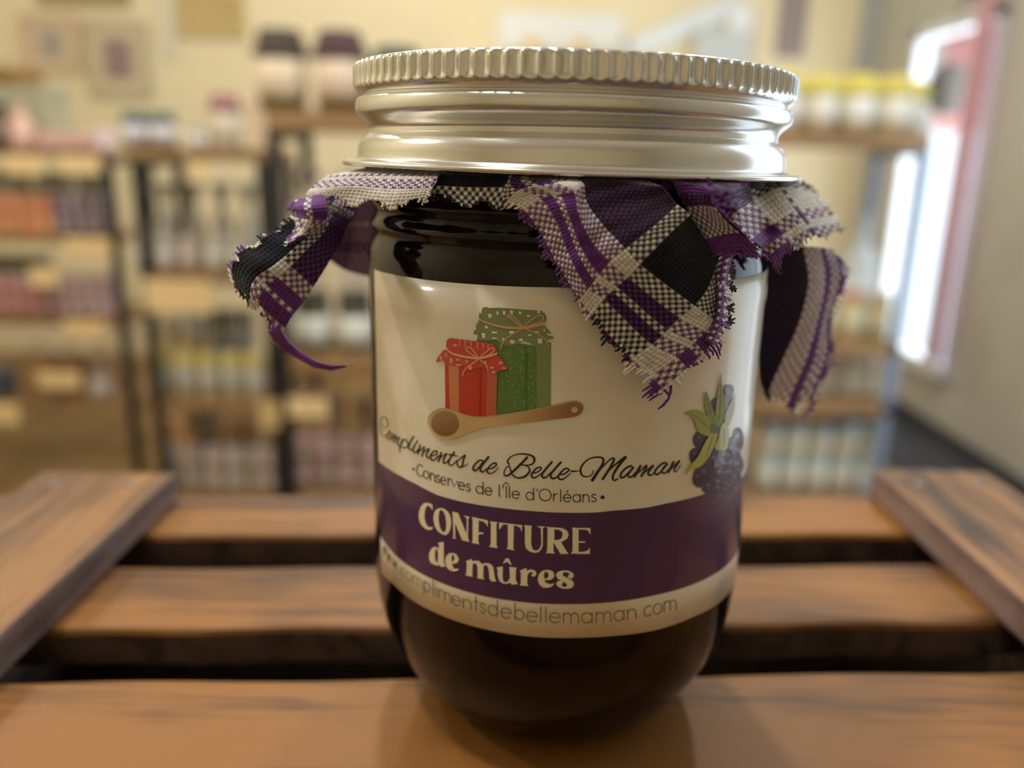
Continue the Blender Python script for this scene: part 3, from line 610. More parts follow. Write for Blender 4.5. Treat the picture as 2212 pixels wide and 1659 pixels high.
for q, c in (([(815,25),(832,200),(862,330),(862,480),(840,570),(800,625),(760,560),(758,400),(788,220)], Y3), ([(968,250),(975,330),(962,460),(930,560),(900,620),(860,560),(880,450),(935,340)], Y1),
    ([(655,238),(682,300),(712,400),(765,560),(775,620),(700,595),(668,500),(640,400),(636,270)], Y3), ([(410,485),(480,455),(570,450),(650,495),(692,560),(712,640),(700,735),(620,722),(560,682),(530,600),(500,530),(450,500)], Y1),
    ([(860,578),(898,600),(908,700),(905,790),(880,880),(820,896),(745,872),(790,760),(810,650)], Y2), ([(730,708),(768,780),(700,930),(650,1012),(580,1082),(490,1112),(415,1178),(470,1072),(560,962),(620,842),(680,742)], Y2)):
    P.poly(q, c, O7, JE, True); 
for q in ([(820,120),(815,400),(790,590)], [(480,480),(600,560),(690,660)], [(640,1000),(690,850),(730,740)], [(850,860),(860,700),(840,640)], [(660,300),(700,450),(750,590)]): P.stroke(q, [3, 12, 4], lin(128,140,70), O8, JE)
P.ell(748, 655, 46, 56, lin(92,120,104), O8, JE)
P.poly([(858,270),(935,280),(905,360),(868,470)], lin(96,76,104), O7+.00001, JE); P.ell(910, 222, 52, 64, lin(84,66,92), O8, JE, .3); P.ell(900, 245, 20, 28, lin(150,132,150), O8+.00001, JE)
tag(P.build('blackberry_print', M_print, label), 'printed dark blackberries with pale green leaves')
# ------------------------------------------------------------------ the checked cloth under the lid (woven thread by thread)
CW, CP, CK = (.90, .87, .84, 1), (.17, .042, .26, 1), (.010, .012, .021, 1)
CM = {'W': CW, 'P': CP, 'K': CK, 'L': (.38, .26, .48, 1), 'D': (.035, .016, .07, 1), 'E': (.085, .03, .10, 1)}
M_cloth = attr_mat('woven_cotton', .95, spec=.15, sheen=.25)
def seqc(seq):
    e = np.cumsum([w for c, w in seq]); cs = [c for c, w in seq]
    return lambda v: cs[min(len(cs)-1, int(np.searchsorted(e, v % e[-1], side='right')))]
def spline(nodes, xs, q):
    """natural-ish cubic (Catmull-Rom, non uniform) through nodes along axis 0, linear beyond the ends"""
    xs = np.array(xs, float); n = len(xs)
    m = np.zeros_like(nodes)
    for i in range(n):
        a, b = max(i-1, 0), min(i+1, n-1); m[i] = (nodes[b]-nodes[a])/(xs[b]-xs[a])
    i = np.clip(np.searchsorted(xs, q, side='right')-1, 0, n-2); h = xs[i+1]-xs[i]; t = (q-xs[i])/h
    tc = np.clip(t, 0, 1); sh = (slice(None),)+(None,)*(nodes.ndim-1)
    t1 = tc[sh]; hh = h[sh]
    r = (2*t1**3-3*t1**2+1)*nodes[i]+(t1**3-2*t1**2+t1)*hh*m[i]+(-2*t1**3+3*t1**2)*nodes[i+1]+(t1**3-t1**2)*hh*m[i+1]
    ex = np.where(t > 1, q-xs[-1], np.where(t < 0, q-xs[0], 0))
    return r+ex[sh]*np.where((t > 1)[sh], m[-1], m[0])
CV, CF, CC = [], [], []
PITCH_MM = .45
def to3(n):
    x, y, d = n
    return on_jar(x, y, d*.001) if d < 9 else on_y(x, y, d*.01)
def patch(nodes, a_mm, b_mm, aseq, bseq, edge=lambda a, b: True, pitch=PITCH_MM, amp=.00011, fray=(), wob=0, seed=1, ov=None):
    """nodes[i][j] at cloth coordinates a_mm[i], b_mm[j]; threads at a=const run along b and take aseq(a)"""
    rs = np.random.default_rng(seed)
    N = np.array([[to3(n) for n in row] for row in nodes])
    A0, A1, B0, B1 = a_mm[0], a_mm[-1], b_mm[0], b_mm[-1]
    na, nb = max(2, int(round((A1-A0)/pitch))), max(2, int(round((B1-B0)/pitch))); S = 3
    qa = np.linspace(A0, A1, na*S+1); qb = np.linspace(B0, B1, nb*S+1)
    G1 = spline(N, a_mm, qa); G2 = np.swapaxes(spline(np.swapaxes(G1, 0, 1), b_mm, qb), 0, 1)
    if wob:
        ph = rs.uniform(0, 6, 4)
        wv = np.sin(qa[:, None]*.9+ph[0])*np.sin(qb[None, :]*.8+ph[1])+.6*np.sin(qa[:, None]*1.7+qb[None, :]*.6+ph[2])
        G2 = G2+wv[..., None]*np.array([0, -1, 0])*wob*.001
    ga = np.gradient(G2, axis=0); gb = np.gradient(G2, axis=1); nn = np.cross(ga, gb); nn /= np.linalg.norm(nn, axis=2, keepdims=True)+1e-12
    if (nn[..., 1].mean() > 0): nn = -nn
    hgt = np.zeros((na*S+1, nb*S+1))
    ii, jj = np.meshgrid(np.arange(na*S+1), np.arange(nb*S+1), indexing='ij')
    hgt = np.where((ii % S != 0) & (jj % S != 0), 1., np.where((ii % S == 0) & (jj % S == 0), -1., -.35))
    # long axis of the covering thread stays higher
    V = G2+nn*(hgt*amp)[..., None]+rs.normal(0, amp*.18, hgt.shape)[..., None]*nn
    # above the lid's lower rim the cloth lies tight on the glass; just below it bells out gently
    rv = V[..., :2]-np.array([JX, JY]); rr = np.linalg.norm(rv, axis=2)
    lim = RG+.0008+np.maximum(0, (EYE-.064*U_)-V[..., 2]+.0002)*4.5
    f = np.minimum(1, lim/rr); V[..., 0] = JX+rv[..., 0]*f; V[..., 1] = JY+rv[..., 1]*f
    k = len(CV); nbv = nb*S+1
    CV.extend(map(tuple, V.reshape(-1, 3)))
    AS, BS = seqc(aseq), seqc(bseq)
    ext = {}
    for i in range(na):
        a = A0+(i+.5)*(A1-A0)/na
        for j in range(nb):
            b = B0+(j+.5)*(B1-B0)/nb
            if not edge(a, b): continue
            ca, cb = CM[(ov and ov(a, b)) or AS(a)], CM[BS(b)]
            over = (i+j) % 2 == 0; c = ca if over else cb; u = cb if over else ca
            v = rs.uniform(.82, 1.12); c = tuple(min(1, q*v) for q in c[:3])+(1,)
            for p in range(S):
                for q in range(S):
                    x = k+(i*S+p)*nbv+j*S+q; CF.append((x, x+1, x+nbv+1, x+nbv))
                    side = (p != 1) if over else (q != 1)            # the covering thread is narrower than its cell
                    corner = (p != 1) and (q != 1)
                    CC.append(c if not corner else tuple(.5*(m_+n_)*.7 for m_, n_ in zip(c[:3], u[:3]))+(1,))
    def ev(a, b):
        g = spline(N, a_mm, np.array([a])); return spline(np.swapaxes(g, 0, 1), b_mm, np.array([b]))[0, 0]
    # frayed thread ends: (axis, value) marks a cut edge
    for (ax, val, sgn, lo, hi, ln) in fray:
        q = lo
        while q < hi:
            q += pitch*rs.uniform(.7, 1.3); l = ln*rs.uniform(.1, 1.0)**1.5*.75
            vv = val(q) if callable(val) else val
            pts = []
            for t in np.linspace(-.5, 1, 5):
                dd = vv+sgn*l*max(t, -.4)
                p = ev(dd, q) if ax == 'a' else ev(q, dd)
                pts.append(np.array(p)+rs.normal(0, 6e-5, 3)*max(t, 0)*(1+l))
            cc = CM[BS(q)] if ax == 'a' else CM[AS(q)]
            thread(pts, [.00021, .00021, .00020, .00018, .00010], cc)
    return ev
def thread(pts, r, c, seg=5):
    k = len(CV); m = MB().tube([tuple(p) for p in pts], r, seg)
    CV.extend(m.v)
    for f in m.f: CF.append(tuple(i+k for i in f)); CC.append(c)
tri = lambda v, p: abs(2*((v/p) % 1)-1)

# main hanging corner: a = distance from the right cut edge, b = from the left cut edge
aS = [('W', 1.0), ('P', 1.6), ('W', 3.4), ('K', 7.0), ('W', 2.4), ('P', 12.6), ('W', 2.4), ('K', 7)]
bS = [('P', 1.1), ('W', 1.9), ('P', 1.6), ('W', .55), ('P', 2.15), ('W', 2.1), ('K', 7.6), ('W', 2.5), ('P', 6)]
main = [
 [(1418,868,4.2),(1500,803,5.0),(1553,745,5.2),(1566,708,5.0),(1576,640,4.0),(1583,590,2.5)],
 [(1385,832,4.2),(1470,769,5.2),(1526,718,5.6),(1543,690,5.6),(1556,635,5.0),(1566,585,3.6)],
 [(1343,785,4.0),(1410,738,5.2),(1466,685,6.0),(1498,658,6.2),(1530,615,5.8),(1550,560,4.5)],
 [(1268,695,3.6),(1308,643,5.2),(1357,600,6.4),(1383,571,7.0),(1440,512,7.2),(1492,465,6.0)],
 [(1243,652,3.2),(1271,619,5.0),(1315,563,6.4),(1350,535,7.0),(1407,490,7.0),(1462,440,5.8)],
 [(1198,588,2.6),(1234,553,4.4),(1276,518,5.8),(1305,488,5.6),(1372,448,5.0),(1437,408,5.4)],
 [(1156,518,2.4),(1205,478,4.0),(1250,462,5.8),(1268,436,4.4),(1335,405,3.6),(1405,385,4.6)],
 [(1115,462,2.2),(1170,425,3.6),(1238,412,5.0),(1262,398,3.6),(1310,382,2.8),(1385,368,3.6)],
 [(1074,440,1.8),(1110,402,3.0),(1190,388,3.6),(1235,378,2.6),(1290,362,2.0),(1370,350,2.4)],
 [(1082,388,1.4),(1108,372,1.6),(1180,362,1.8),(1230,355,1.6),(1285,345,1.4),(1365,335,1.4)]]
am = [0, 2.6, 6, 13, 15.4, 20, 24.5, 28, 31.5, 34.5]; bm_ = [0, 3.4, 7.2, 9.4, 13, 17]
e_b = lambda a: .1+.95*tri(a+1.2, 4.3)
e_a = lambda b: .15+.8*tri(b+.6, 3.6)
patch(main, am, bm_, aS, bS, edge=lambda a, b: b > e_b(a) and a > e_a(b), seed=3, wob=.15, ov=lambda a, b: 'E' if a > 15.4 and b > 9.4 else None,
      fray=[('b', lambda a: e_b(a)+.1, -1, .5, 33, 1.3), ('a', lambda b: e_a(b)+.1, -1, .3, 11, 1.5)])
# strands at the tip
def px3(pts): return [to3(p) for p in pts]
thread(px3([(1450,832,4.6),(1449,846,4.8),(1444,862,4.6),(1432,876,4.4),(1421,884,4.6)]), [.00022,.0002,.0002,.00022,.00012], CP)
for q in ([(1420,845,4.3),(1408,852,4.2),(1398,860,4)], [(1425,850,4.3),(1412,858,4.2),(1402,866,4)], [(1545,742,5.2),(1552,752,5),(1556,768,5)], [(1538,748,5.2),(1548,762,5),(1553,776,5)], [(1548,735,5.2),(1558,745,5),(1556,757,5)]):
    thread(px3(q), [.0002, .00018, .0001], CP)
rs_ = random.Random(5)
for (cx_, cy_) in ((1578,618),(1574,695),(1572,665)):
    for q in range(7):
        a_ = rs_.uniform(-1.2, 1.4); l_ = rs_.uniform(10, 22)
        thread(px3([(cx_-6, cy_, 4.5), (cx_+l_*.4*math.cos(a_), cy_+l_*.4*math.sin(a_), 4.6), (cx_+l_*math.cos(a_)*.8, cy_+l_*math.sin(a_)*.8, 4.4)]), [.00018, .00017, .00008], CK)
# narrow folded-over strip on the right of the corner
strip = [[(1552,556,5.5),(1572,545,6.2),(1590,540,5.5)], [(1549,585,5.6),(1564,580,6.6),(1577,580,5.2)], [(1549,620,5.8),(1560,618,6.8),(1572,622,5)], [(1548,660,6),(1558,660,7),(1570,665,5)], [(1540,700,6),(1552,703,7),(1564,708,5)], [(1520,735,5.8),(1534,742,6.4),(1550,748,5)]]
patch(strip, [0,2,4,6,8.2,10.6], [0,.9,1.7], [('W', .45), ('P', .45)], [('P', 5)], seed=8, pitch=.42, fray=[('b', 1.6, 1, 2, 9, 1.6)])
# round lobe left of the ridge
lobe = [[(1440,352,3),(1480,350,3.5),(1530,350,4.5)],[(1452,392,3),(1488,388,4.2),(1527,392,6.5)],[(1470,430,3),(1504,428,5),(1538,432,7.4)],[(1494,470,3.4),(1530,462,6),(1558,466,8)],[(1512,505,3.8),(1548,497,6.4),(1586,494,8.2)],[(1516,540,4),(1558,530,6.6),(1620,520,8.2)],[(1530,556,4),(1572,556,6.4),(1668,566,8.0)]]
patch(lobe, [0,2.4,4.8,7.2,9.2,11.4,13.2], [0,3,6.5], [('K', 2), ('P', 2.2), ('K', 1.6), ('W', 4.2), ('P', 2.6), ('W', 2)], [('P', 30)], seed=9, wob=.2,
      edge=lambda a, b: a < 12.9-.6*tri(b, 2.2), fray=[('a', 12.7, 1, .5, 6.2, 1.0)])
# right-hand side beyond the ridge
right = [
 [(1527,360,6.0),(1590,358,5),(1640,352,12.6),(1690,356,13.0),(1740,372,14.4)],
 [(1541,440,7.4),(1588,425,6.6),(1628,405,12.5),(1682,392,13.0),(1745,402,14.6)],
 [(1576,474,8.0),(1603,452,7.6),(1633,432,12.4),(1690,405,12.9),(1768,418,14.8)],
 [(1620,514,8.2),(1645,494,12.3),(1672,478,12.4),(1722,450,12.9),(1790,445,14.9)],
 [(1650,540,12.3),(1672,520,12.3),(1698,503,12.5),(1742,476,13.0),(1806,466,15.0)],
 [(1664,560,12.3),(1687,540,12.4),(1712,523,12.6),(1756,498,13.1),(1818,488,15.1)],
 [(1682,590,12.5),(1696,572,12.6),(1718,548,12.8),(1768,524,13.3),(1826,508,15.2)]]
patch(right, [0,2.6,4.2,6.6,8.2,9.4,10.9], [0,1.7,3.4,6.2,9.6], [('K', 4.0), ('W', 2.7), ('P', 1.4), ('W', 1.1), ('P', 3)], [('P', 3.3), ('W', 2.6), ('K', .7), ('W', 2.6), ('P', 3)], seed=11,
      edge=lambda a, b: a < 10.6-.8*tri(b+.8, 3.2) and b < 9.4-.5*tri(a, 2.5), fray=[('a', lambda b: 10.4-.8*tri(b+.8, 3.2), 1, .2, 9, 1.1), ('b', 9.2, 1, 1.5, 10, 1.6)])
# fuzzy ridge between the two
for q in range(70):
    t_ = rs_.random(); i_ = min(4, int(t_*5)); f_ = t_*5-i_
    R_ = [(1527,385),(1541,440),(1576,476),(1620,516),(1650,542),(1682,592)]
    x_ = R_[i_][0]*(1-f_)+R_[i_+1][0]*f_; y_ = R_[i_][1]*(1-f_)+R_[i_+1][1]*f_
    dx, dy = rs_.uniform(-3, 10), rs_.uniform(-9, 8)
    p0 = on_jar(min(x_, 1628), y_, .0083) if x_ < 1630 else on_y(x_, y_, .122)
    p1 = on_jar(min(x_+dx, 1628), y_+dy, .0088) if x_+dx < 1630 else on_y(x_+dx, y_+dy, .1212)
    thread([p0, (p0+p1)/2+np.array([0, -.0002, 0]), p1], [.00016, .00013, .00006], (.20, .07, .34, 1), 4)
# piece hanging behind on the right
hang = [
 [(1650,530,13.6),(1738,532,13.8),(1776,535,14.2),(1806,540,15.0)],
 [(1657,610,13.9),(1750,608,14.2),(1788,598,14.6),(1836,592,15.2)],
 [(1646,690,14.0),(1732,690,14.2),(1772,690,14.5),(1797,705,15.0)],
 [(1639,765,14.1),(1700,765,14.2),(1752,765,14.4),(1808,762,15.0)],
 [(1642,822,14.2),(1666,838,14.2),(1722,842,14.3),(1788,823,14.9)],
 [(1652,852,14.3),(1664,866,14.2),(1698,893,14.2),(1752,900,14.6)]]
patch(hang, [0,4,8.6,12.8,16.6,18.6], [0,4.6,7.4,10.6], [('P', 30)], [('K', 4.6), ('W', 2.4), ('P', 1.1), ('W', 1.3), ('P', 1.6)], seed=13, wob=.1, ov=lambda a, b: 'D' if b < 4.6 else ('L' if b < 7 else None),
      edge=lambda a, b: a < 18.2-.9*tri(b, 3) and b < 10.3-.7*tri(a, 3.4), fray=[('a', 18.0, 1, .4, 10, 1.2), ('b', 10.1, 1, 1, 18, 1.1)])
# upper left hem
hem = [
 [(738,362,13.2),(800,356,3.2),(868,352,2.4),(948,355,2.0)],
 [(688,392,13.1),(766,388,4.6),(860,390,4.0),(944,388,3.4)],
 [(672,406,13.0),(758,400,5.6),(852,406,5.0),(935,404,4.2)],
 [(660,420,12.9),(745,424,6.0),(842,434,5.6),(925,425,4.6)],
 [(662,436,12.9),(738,452,6.2),(832,464,5.6),(912,448,4.6)]]
patch(hem, [0,2.4,3.8,5.6,7.0], [0,4.6,9.4,13.6], [('W', 1.2), ('P', .45), ('W', .5), ('P', 1.7), ('W', 4)], [('W', 30)], seed=15,
      edge=lambda a, b: a < 6.7-1.3*tri(b+1, 4.4), fray=[('a', lambda b: 6.6-1.3*tri(b+1, 4.4), 1, .1, 13.4, .9), ('b', 13.4, 1, 2, 6.4, .35)])
# dark piece between the hem and the corner
dark = [[(930,350,1.8),(1010,350,1.8),(1105,352,1.8)],[(928,392,2.6),(1012,396,2.4),(1098,396,2.2)],[(922,424,3.0),(1012,432,2.6),(1085,436,2.4)],[(918,438,3.0),(1014,456,2.6),(1080,462,2.2)]]
patch(dark, [0,2.4,4.2,5.6], [0,4.6,9], [('K', 1.0), ('P', .5), ('K', 1.4), ('W', 4)], [('K', 30)], seed=17, edge=lambda a, b: a < 5.3-1.2*tri(b+2, 4.2)-(.9 if b < 2 else 0), fray=[('a', lambda b: 5.1-1.2*tri(b+2, 4.2), 1, .3, 8.8, .8)])
# left pointing corner
left = [
 [(742,385,13.6),(762,400,13.8),(790,415,14.0)],
 [(655,432,12.9),(712,452,13.0),(758,474,13.2)],
 [(632,462,12.6),(692,492,12.6),(738,520,12.9)],
 [(590,492,12.3),(652,528,12.2),(708,572,12.6)],
 [(538,522,12.1),(602,574,11.9),(668,634,12.3)],
 [(496,556,12.1),(548,618,11.8),(628,690,12.1)],
 [(500,622,12.4),(548,676,12.1),(604,732,12.2)]]
patch(left, [0,3.6,6,9.2,12.6,16,18.6], [0,4.0,8.6], [('P', 2.6), ('W', 1.2), ('P', 1.0), ('K', 6.8), ('W', 1.9), ('P', 1.5), ('W', .6), ('P', 1.5), ('W', 1.0), ('P', 2)], [('W', .5), ('K', 3.0), ('W', 1.3), ('P', 5)], seed=19, wob=.35, ov=lambda a, b: 'K' if b < 3.5 and a > 8 else None,
      edge=lambda a, b: b > .1+.8*tri(a, 3.1) and a < 18.2-.8*tri(b, 2.6), fray=[('b', lambda a: .2+.8*tri(a, 3.1), -1, 3.5, 18, 1.0), ('a', 17.9, 1, .3, 7.2, 1.0)])
# crumpled lump on top of the left corner, and the twisted strand
lump = [[(700,415,12.8),(668,425,12.7),(640,432,12.9)],[(706,440,12.4),(664,446,12.2),(622,446,12.7)],[(706,470,12.3),(668,468,12.1),(632,462,12.6)],[(690,498,12.5),(655,500,12.2),(618,486,12.7)],[(660,520,12.5),(622,524,12.1),(580,510,12.6)],[(640,545,12.4),(600,545,12.1),(560,528,12.5)]]
patch(lump, [0,1.6,3.2,4.8,6.4,8], [0,2.2,4.4], [('P', 3.6), ('W', 1.8), ('P', 1.2), ('W', 3)], [('P', 1.6), ('W', 1.0), ('P', 1.2), ('W', 1.0)], seed=21, wob=.3, fray=[('b', 4.2, 1, .5, 7.6, .8), ('a', 7.8, 1, .3, 4.2, .9)])
for dx, dy, c in ((0, 0, CP), (5, 5, CP), (-4, 4, (.20, .05, .26, 1)), (2, -4, CP)):
    thread(px3([(590+dx,705+dy,12.3),(602+dx,728+dy,12.4),(620+dx*.8,748+dy*.8,12.5),(648+dx*.6,768+dy*.6,12.5),(680+dx*.4,787+dy*.4,12.4),(715,795+dy*.3,12.4),(748,791,12.5)]), [.0008,.0008,.0006,.0004,.0004,.00035,.00015], c, 6)
thread(px3([(745,791,12.5),(765,785,12.8),(782,768,13.2)]), [.00018, .00014, .00006], (.5, .4, .5, 1))
# blurred piece behind on the left
back = [[(735,415,15.2),(775,420,15.4),(820,425,15.4)],[(722,520,15.4),(762,515,15.6),(820,515,15.6)],[(708,560,15.4),(752,586,15.6),(820,602,15.6)]]
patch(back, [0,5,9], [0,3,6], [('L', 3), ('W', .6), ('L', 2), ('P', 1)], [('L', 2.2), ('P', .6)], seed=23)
# part clamped around the neck under the lid
for a_ in np.linspace(0, 2*math.pi, 1): pass
clamp = MB(); me_ = bpy.data.meshes.new('fabric_cover')
k_ = len(CV); ns = 140
for zz, rr in ((EYE-.10*U_, .885*U_), (EYE-.055*U_, .895*U_), (EYE+.02*U_, .878*U_)):
    for q in range(ns):
        a = 2*math.pi*q/ns; r = rr*(1+.006*math.sin(a*23)); CV.append((JX+r*math.sin(a), JY-r*math.cos(a), zz))
for i in range(2):
    for q in range(ns):
        q2 = (q+1) % ns; CF.append((k_+i*ns+q, k_+i*ns+q2, k_+(i+1)*ns+q2, k_+(i+1)*ns+q)); CC.append(CK if q % 7 else CP)
me_.from_pydata(CV, [], CF); me_.update()
at = me_.color_attributes.new('print', 'FLOAT_COLOR', 'CORNER')
ls_ = np.repeat(np.array(CC, float), [len(f) for f in CF], axis=0); at.data.foreach_set('color', ls_.ravel())
me_.materials.append(M_cloth)
for p in me_.polygons: p.use_smooth = True
cloth = bpy.data.objects.new('fabric_cover', me_); COL.objects.link(cloth); toj(cloth)
tag(cloth, 'frayed purple, black and white checked cloth clamped under the lid')
# ------------------------------------------------------------------ shop shelving behind
M_board = wood('shelf_board_wood', lin(158, 126, 88), lin(108, 82, 54), 'X', 14, .1, .5)
M_black = mat('black_shelf_metal', lin(38, 38, 42), .45, .3)
M_card = mat('cream_price_card', lin(240, 214, 160), .7)
def P3(x, y, Y): return Vector(on_y(x, y, Y))
TOPS = {}
def unit(label, X0, X1, Y0, dep, tops, th=.022, posts=None, back=False, zfloor=0, name='shelving_unit', pm=None, bm=None):
    o = empty(name, ((X0+X1)/2, Y0+dep/2, 0), label, 'shelf unit')
    L0 = o.location
    for q in tops:
        up_ = [t for t in tops if t > q+.01]
        if up_: TOPS[round(q, 4)] = min(up_)-th-q-.006
    for zt in tops: MB().box(X0-L0.x, X1-L0.x, -dep/2, dep/2, zt-th, zt, .003).build('shelf_board', bm or M_board, o)
    zt = max(tops)-th
    for x in (posts or (X0, X1-.026)):
        for y in (-dep/2, dep/2-.026): MB().box(x-L0.x, x+.026-L0.x, y, y+.026, 0, zt, .002).build('post', pm or M_black, o)
    for x in (posts or (X0, X1-.026)): MB().box(x+.005-L0.x, x+.02-L0.x, -dep/2+.02, dep/2-.02, zt-.02, zt-.002).build('crossbar', pm or M_black, o)
    return o
_k = {}
def part_mesh(key, fn):
    if key not in _k: _k[key] = fn()
    return _k[key]
def cm(rgb, rough=.5, coat=0):
    g = tuple(int(q+(232-q)*.22) if max(rgb) > 110 else q for q in rgb)
    return mat('goods_%02x%02x%02x' % rgb, lin(*g), rough, var=.12, scale=40, coat=coat)
def KINDS(kind, c):
    body, top, lab = c
    J = [(.001, 0), (.44, 0), (.5, .04), (.5, .70), (.46, .77), (.42, .80), (.42, .86), (.001, .86)]
    if kind == 'lid_jar': return [('jar_body', 'jb', lambda: MB().lathe(J, 20, cap=False).mesh('jar_body'), cm(body, .15, .5)),
        ('lid', 'jl', lambda: MB().lathe([(.001, .81), (.46, .81), (.475, .84), (.475, .97), (.45, 1), (.001, 1)], 20, cap=False).mesh('lid'), cm(top, .35)),
        ('sticker', 'js', lambda: MB().lathe([(.495, .16), (.512, .16), (.512, .62), (.495, .62)], 20, cap=False).mesh('sticker'), cm(lab))]
    if kind == 'cloth_jar': return [('jar_body', 'jb', lambda: None, cm(body, .15, .5)),
        ('cloth_cap', 'jc', lambda: MB().lathe([(.001, 1), (.40, .985), (.47, .93), (.47, .84), (.54, .74), (.57, .68), (.55, .675), (.46, .80)], 36, mod=lambda r, z, a: r*(1+(.09*math.sin(9*a) if z < .8 else 0)), cap=False).mesh('cloth_cap'), cm(top, .9)),
        ('sticker', 'js', lambda: None, cm(lab))]
    if kind == 'bottle': return [('bottle_body', 'bb', lambda: MB().lathe([(.001, 0), (.45, 0), (.5, .03), (.5, .58), (.42, .68), (.18, .76), (.16, .92), (.001, .92)], 20, cap=False).mesh('bottle_body'), cm(body, .12, .5)),
        ('stopper', 'bs', lambda: MB().lathe([(.001, .90), (.20, .90), (.20, 1), (.001, 1)], 14, cap=False).mesh('stopper'), cm(top)),
        ('sticker', 'bt', lambda: MB().lathe([(.495, .14), (.512, .14), (.512, .5), (.495, .5)], 20, cap=False).mesh('sticker'), cm(lab))]
    if kind == 'bag': return [('pouch', 'gb', lambda: MB().lathe([(.001, 0), (.40, 0), (.50, .05), (.52, .28), (.44, .52), (.16, .70), (.12, .74), (.28, .86), (.44, 1), (.40, 1), (.10, .80), (.001, .76)], 28, mod=lambda r, z, a: r*(1+.07*math.sin(7*a+z*3)+(.14*math.sin(11*a) if z > .78 else 0)), cap=False).mesh('pouch'), cm(body, .25, .3)),
        ('ribbon', 'gr', lambda: MB().lathe([(.12, .70), (.19, .71), (.19, .76), (.12, .77)], 16, cap=False).mesh('ribbon'), cm(top))]
    if kind == 'tub': return [('tub_body', 'tb', lambda: MB().lathe([(.001, 0), (.40, 0), (.44, .04), (.5, .78), (.001, .78)], 22, cap=False).mesh('tub_body'), cm(body)),
        ('lid', 'tl', lambda: MB().lathe([(.001, .76), (.53, .76), (.54, .80), (.54, .94), (.50, 1), (.001, 1)], 22, cap=False).mesh('lid'), cm(top, .4))]
    if kind == 'box': return [('carton', 'xb', lambda: MB().box(-.5, .5, -.4, .4, 0, .82, .02).mesh('carton'), cm(body)),
        ('carton_lid', 'xl', lambda: MB().box(-.52, .52, -.42, .42, .80, 1, .02).mesh('carton_lid'), cm(top))]
    if kind == 'basket': return [('basket_body', 'kb', lambda: MB().lathe([(.001, .02), (.40, 0), (.44, .03), (.5, .6), (.52, .62), (.49, .64), (.42, .1), (.001, .08)], 30, mod=lambda r, z, a: r*(1+.015*math.sin(30*a)), cap=False).mesh('basket_body'), cm(body, .8)),
        ('handle', 'kh', lambda: MB().tube([(.48*math.cos(a), 0, .6+.4*math.sin(a)) for a in np.linspace(0, math.pi, 13)], .03, 6).mesh('handle'), cm(top, .8))]
def goods(kind, name, X, Y, Z, w, h, c, label, cat, group=None):
    if round(Z, 4) in TOPS: h = min(h, TOPS[round(Z, 4)]-.002); Z += .0006
    o = empty(name, (X, Y, Z), label, cat, group); o.scale = (w, w, h); o.rotation_euler.z = random.uniform(-.5, .5) if kind != 'box' else random.uniform(-.08, .08)
    for pn, key, fn, m in KINDS(kind, c):
        kk = (key, m.name)
        if kk not in _k:
            if key not in _k:
                me = fn()
                if me is None: KINDS('lid_jar', c); me = [q for q in KINDS('lid_jar', c) if q[1] == key][0][2]()
                _k[key] = me
            me = _k[key].copy(); me.materials.clear(); me.materials.append(m); _k[kk] = me
        p = bpy.data.objects.new(pn, _k[kk]); COL.objects.link(p); p.parent = o
    return o
def row(kind, name, xs, ybase, Y, Yf, zt, w, h, cols, label, cat, group, tiers=1):
    """xs in photo pixels on the shelf whose front is at Yf; w, h in metres"""
    if len(xs) > 1:
        gap = min(abs(P3(xs[i+1], ybase, Y)[0]-P3(xs[i], ybase, Y)[0]) for i in range(len(xs)-1))
        w = min(w, gap/{'cloth_jar': 1.27, 'bag': 1.20, 'tub': 1.1, 'basket': 1.07}.get(kind, 1.06))
    if round(zt, 4) in TOPS: h = min(h, TOPS[round(zt, 4)]/tiers-.0006)
    for i, x in enumerate(xs):
        X = P3(x, ybase, Y)[0]
        for t in range(tiers):
            c = cols[(i+t*3) % len(cols)]
            goods(kind, name, X, Y, zt+t*(h+.0005)+.0003, w*random.uniform(.97, 1.0), h, c, label, cat, group)
def card(x, y, Y, w, h, label, group='cream price cards on the shelves', c=None, stem=0):
    p = P3(x, y, Y); o = empty('price_card', p, label, 'price card', group)
    MB().box(-w/2, w/2, -.001, .001, -h/2, h/2).build('card', c or M_card, o)
    MB().box(-.012, .012, .001, .012, h/2-.02, h/2+.004).build('clip', M_black, o)
    if stem: MB().box(-.002, .002, .001, .004, -stem, -h/2+.01).build('stem', M_black, o)
    return o

CR, WHT, GRY = (236, 222, 190), (232, 232, 226), (150, 150, 140)
# ---- left unit
YA = 2.50; zA = [P3(150, y, YA)[2] for y in (325, 512, 690, 864)]
XA0, XA1 = P3(-260, 600, YA)[0], P3(262, 600, YA)[0]
unit('black and wood shelving unit at the far left with orange and red goods', XA0, XA1, YA, .30, zA, .02)
Yq = YA+.07
row('cloth_jar', 'jam_jar_pink', [100,138,176,212], 325, Yq, YA, zA[0], .055, .05, [((200,120,120),(228,160,158),(226,180,170))], 'low pink tub in the row on top of the leftmost shelving unit', 'tub', 'pink tubs on top of the left unit')
goods('tub', 'lilac_pot', P3(232,325,Yq)[0], Yq-.02, zA[0], .06, .06, ((222,190,200),(232,205,215),CR), 'pale lilac pot at the right end of the pink tubs', 'pot')
goods('bottle', 'pink_bottle', P3(52,325,Yq)[0], Yq, zA[0], .065, .13, ((228,170,150),(230,180,165),(232,190,175)), 'salmon pink bottle on top of the leftmost shelving unit', 'bottle')
goods('lid_jar', 'dark_jar', P3(-6,325,Yq)[0], Yq, zA[0], .085, .13, ((60,50,46),(50,46,46),(120,100,90)), 'dark lidded jar left of the salmon pink bottle', 'jar')
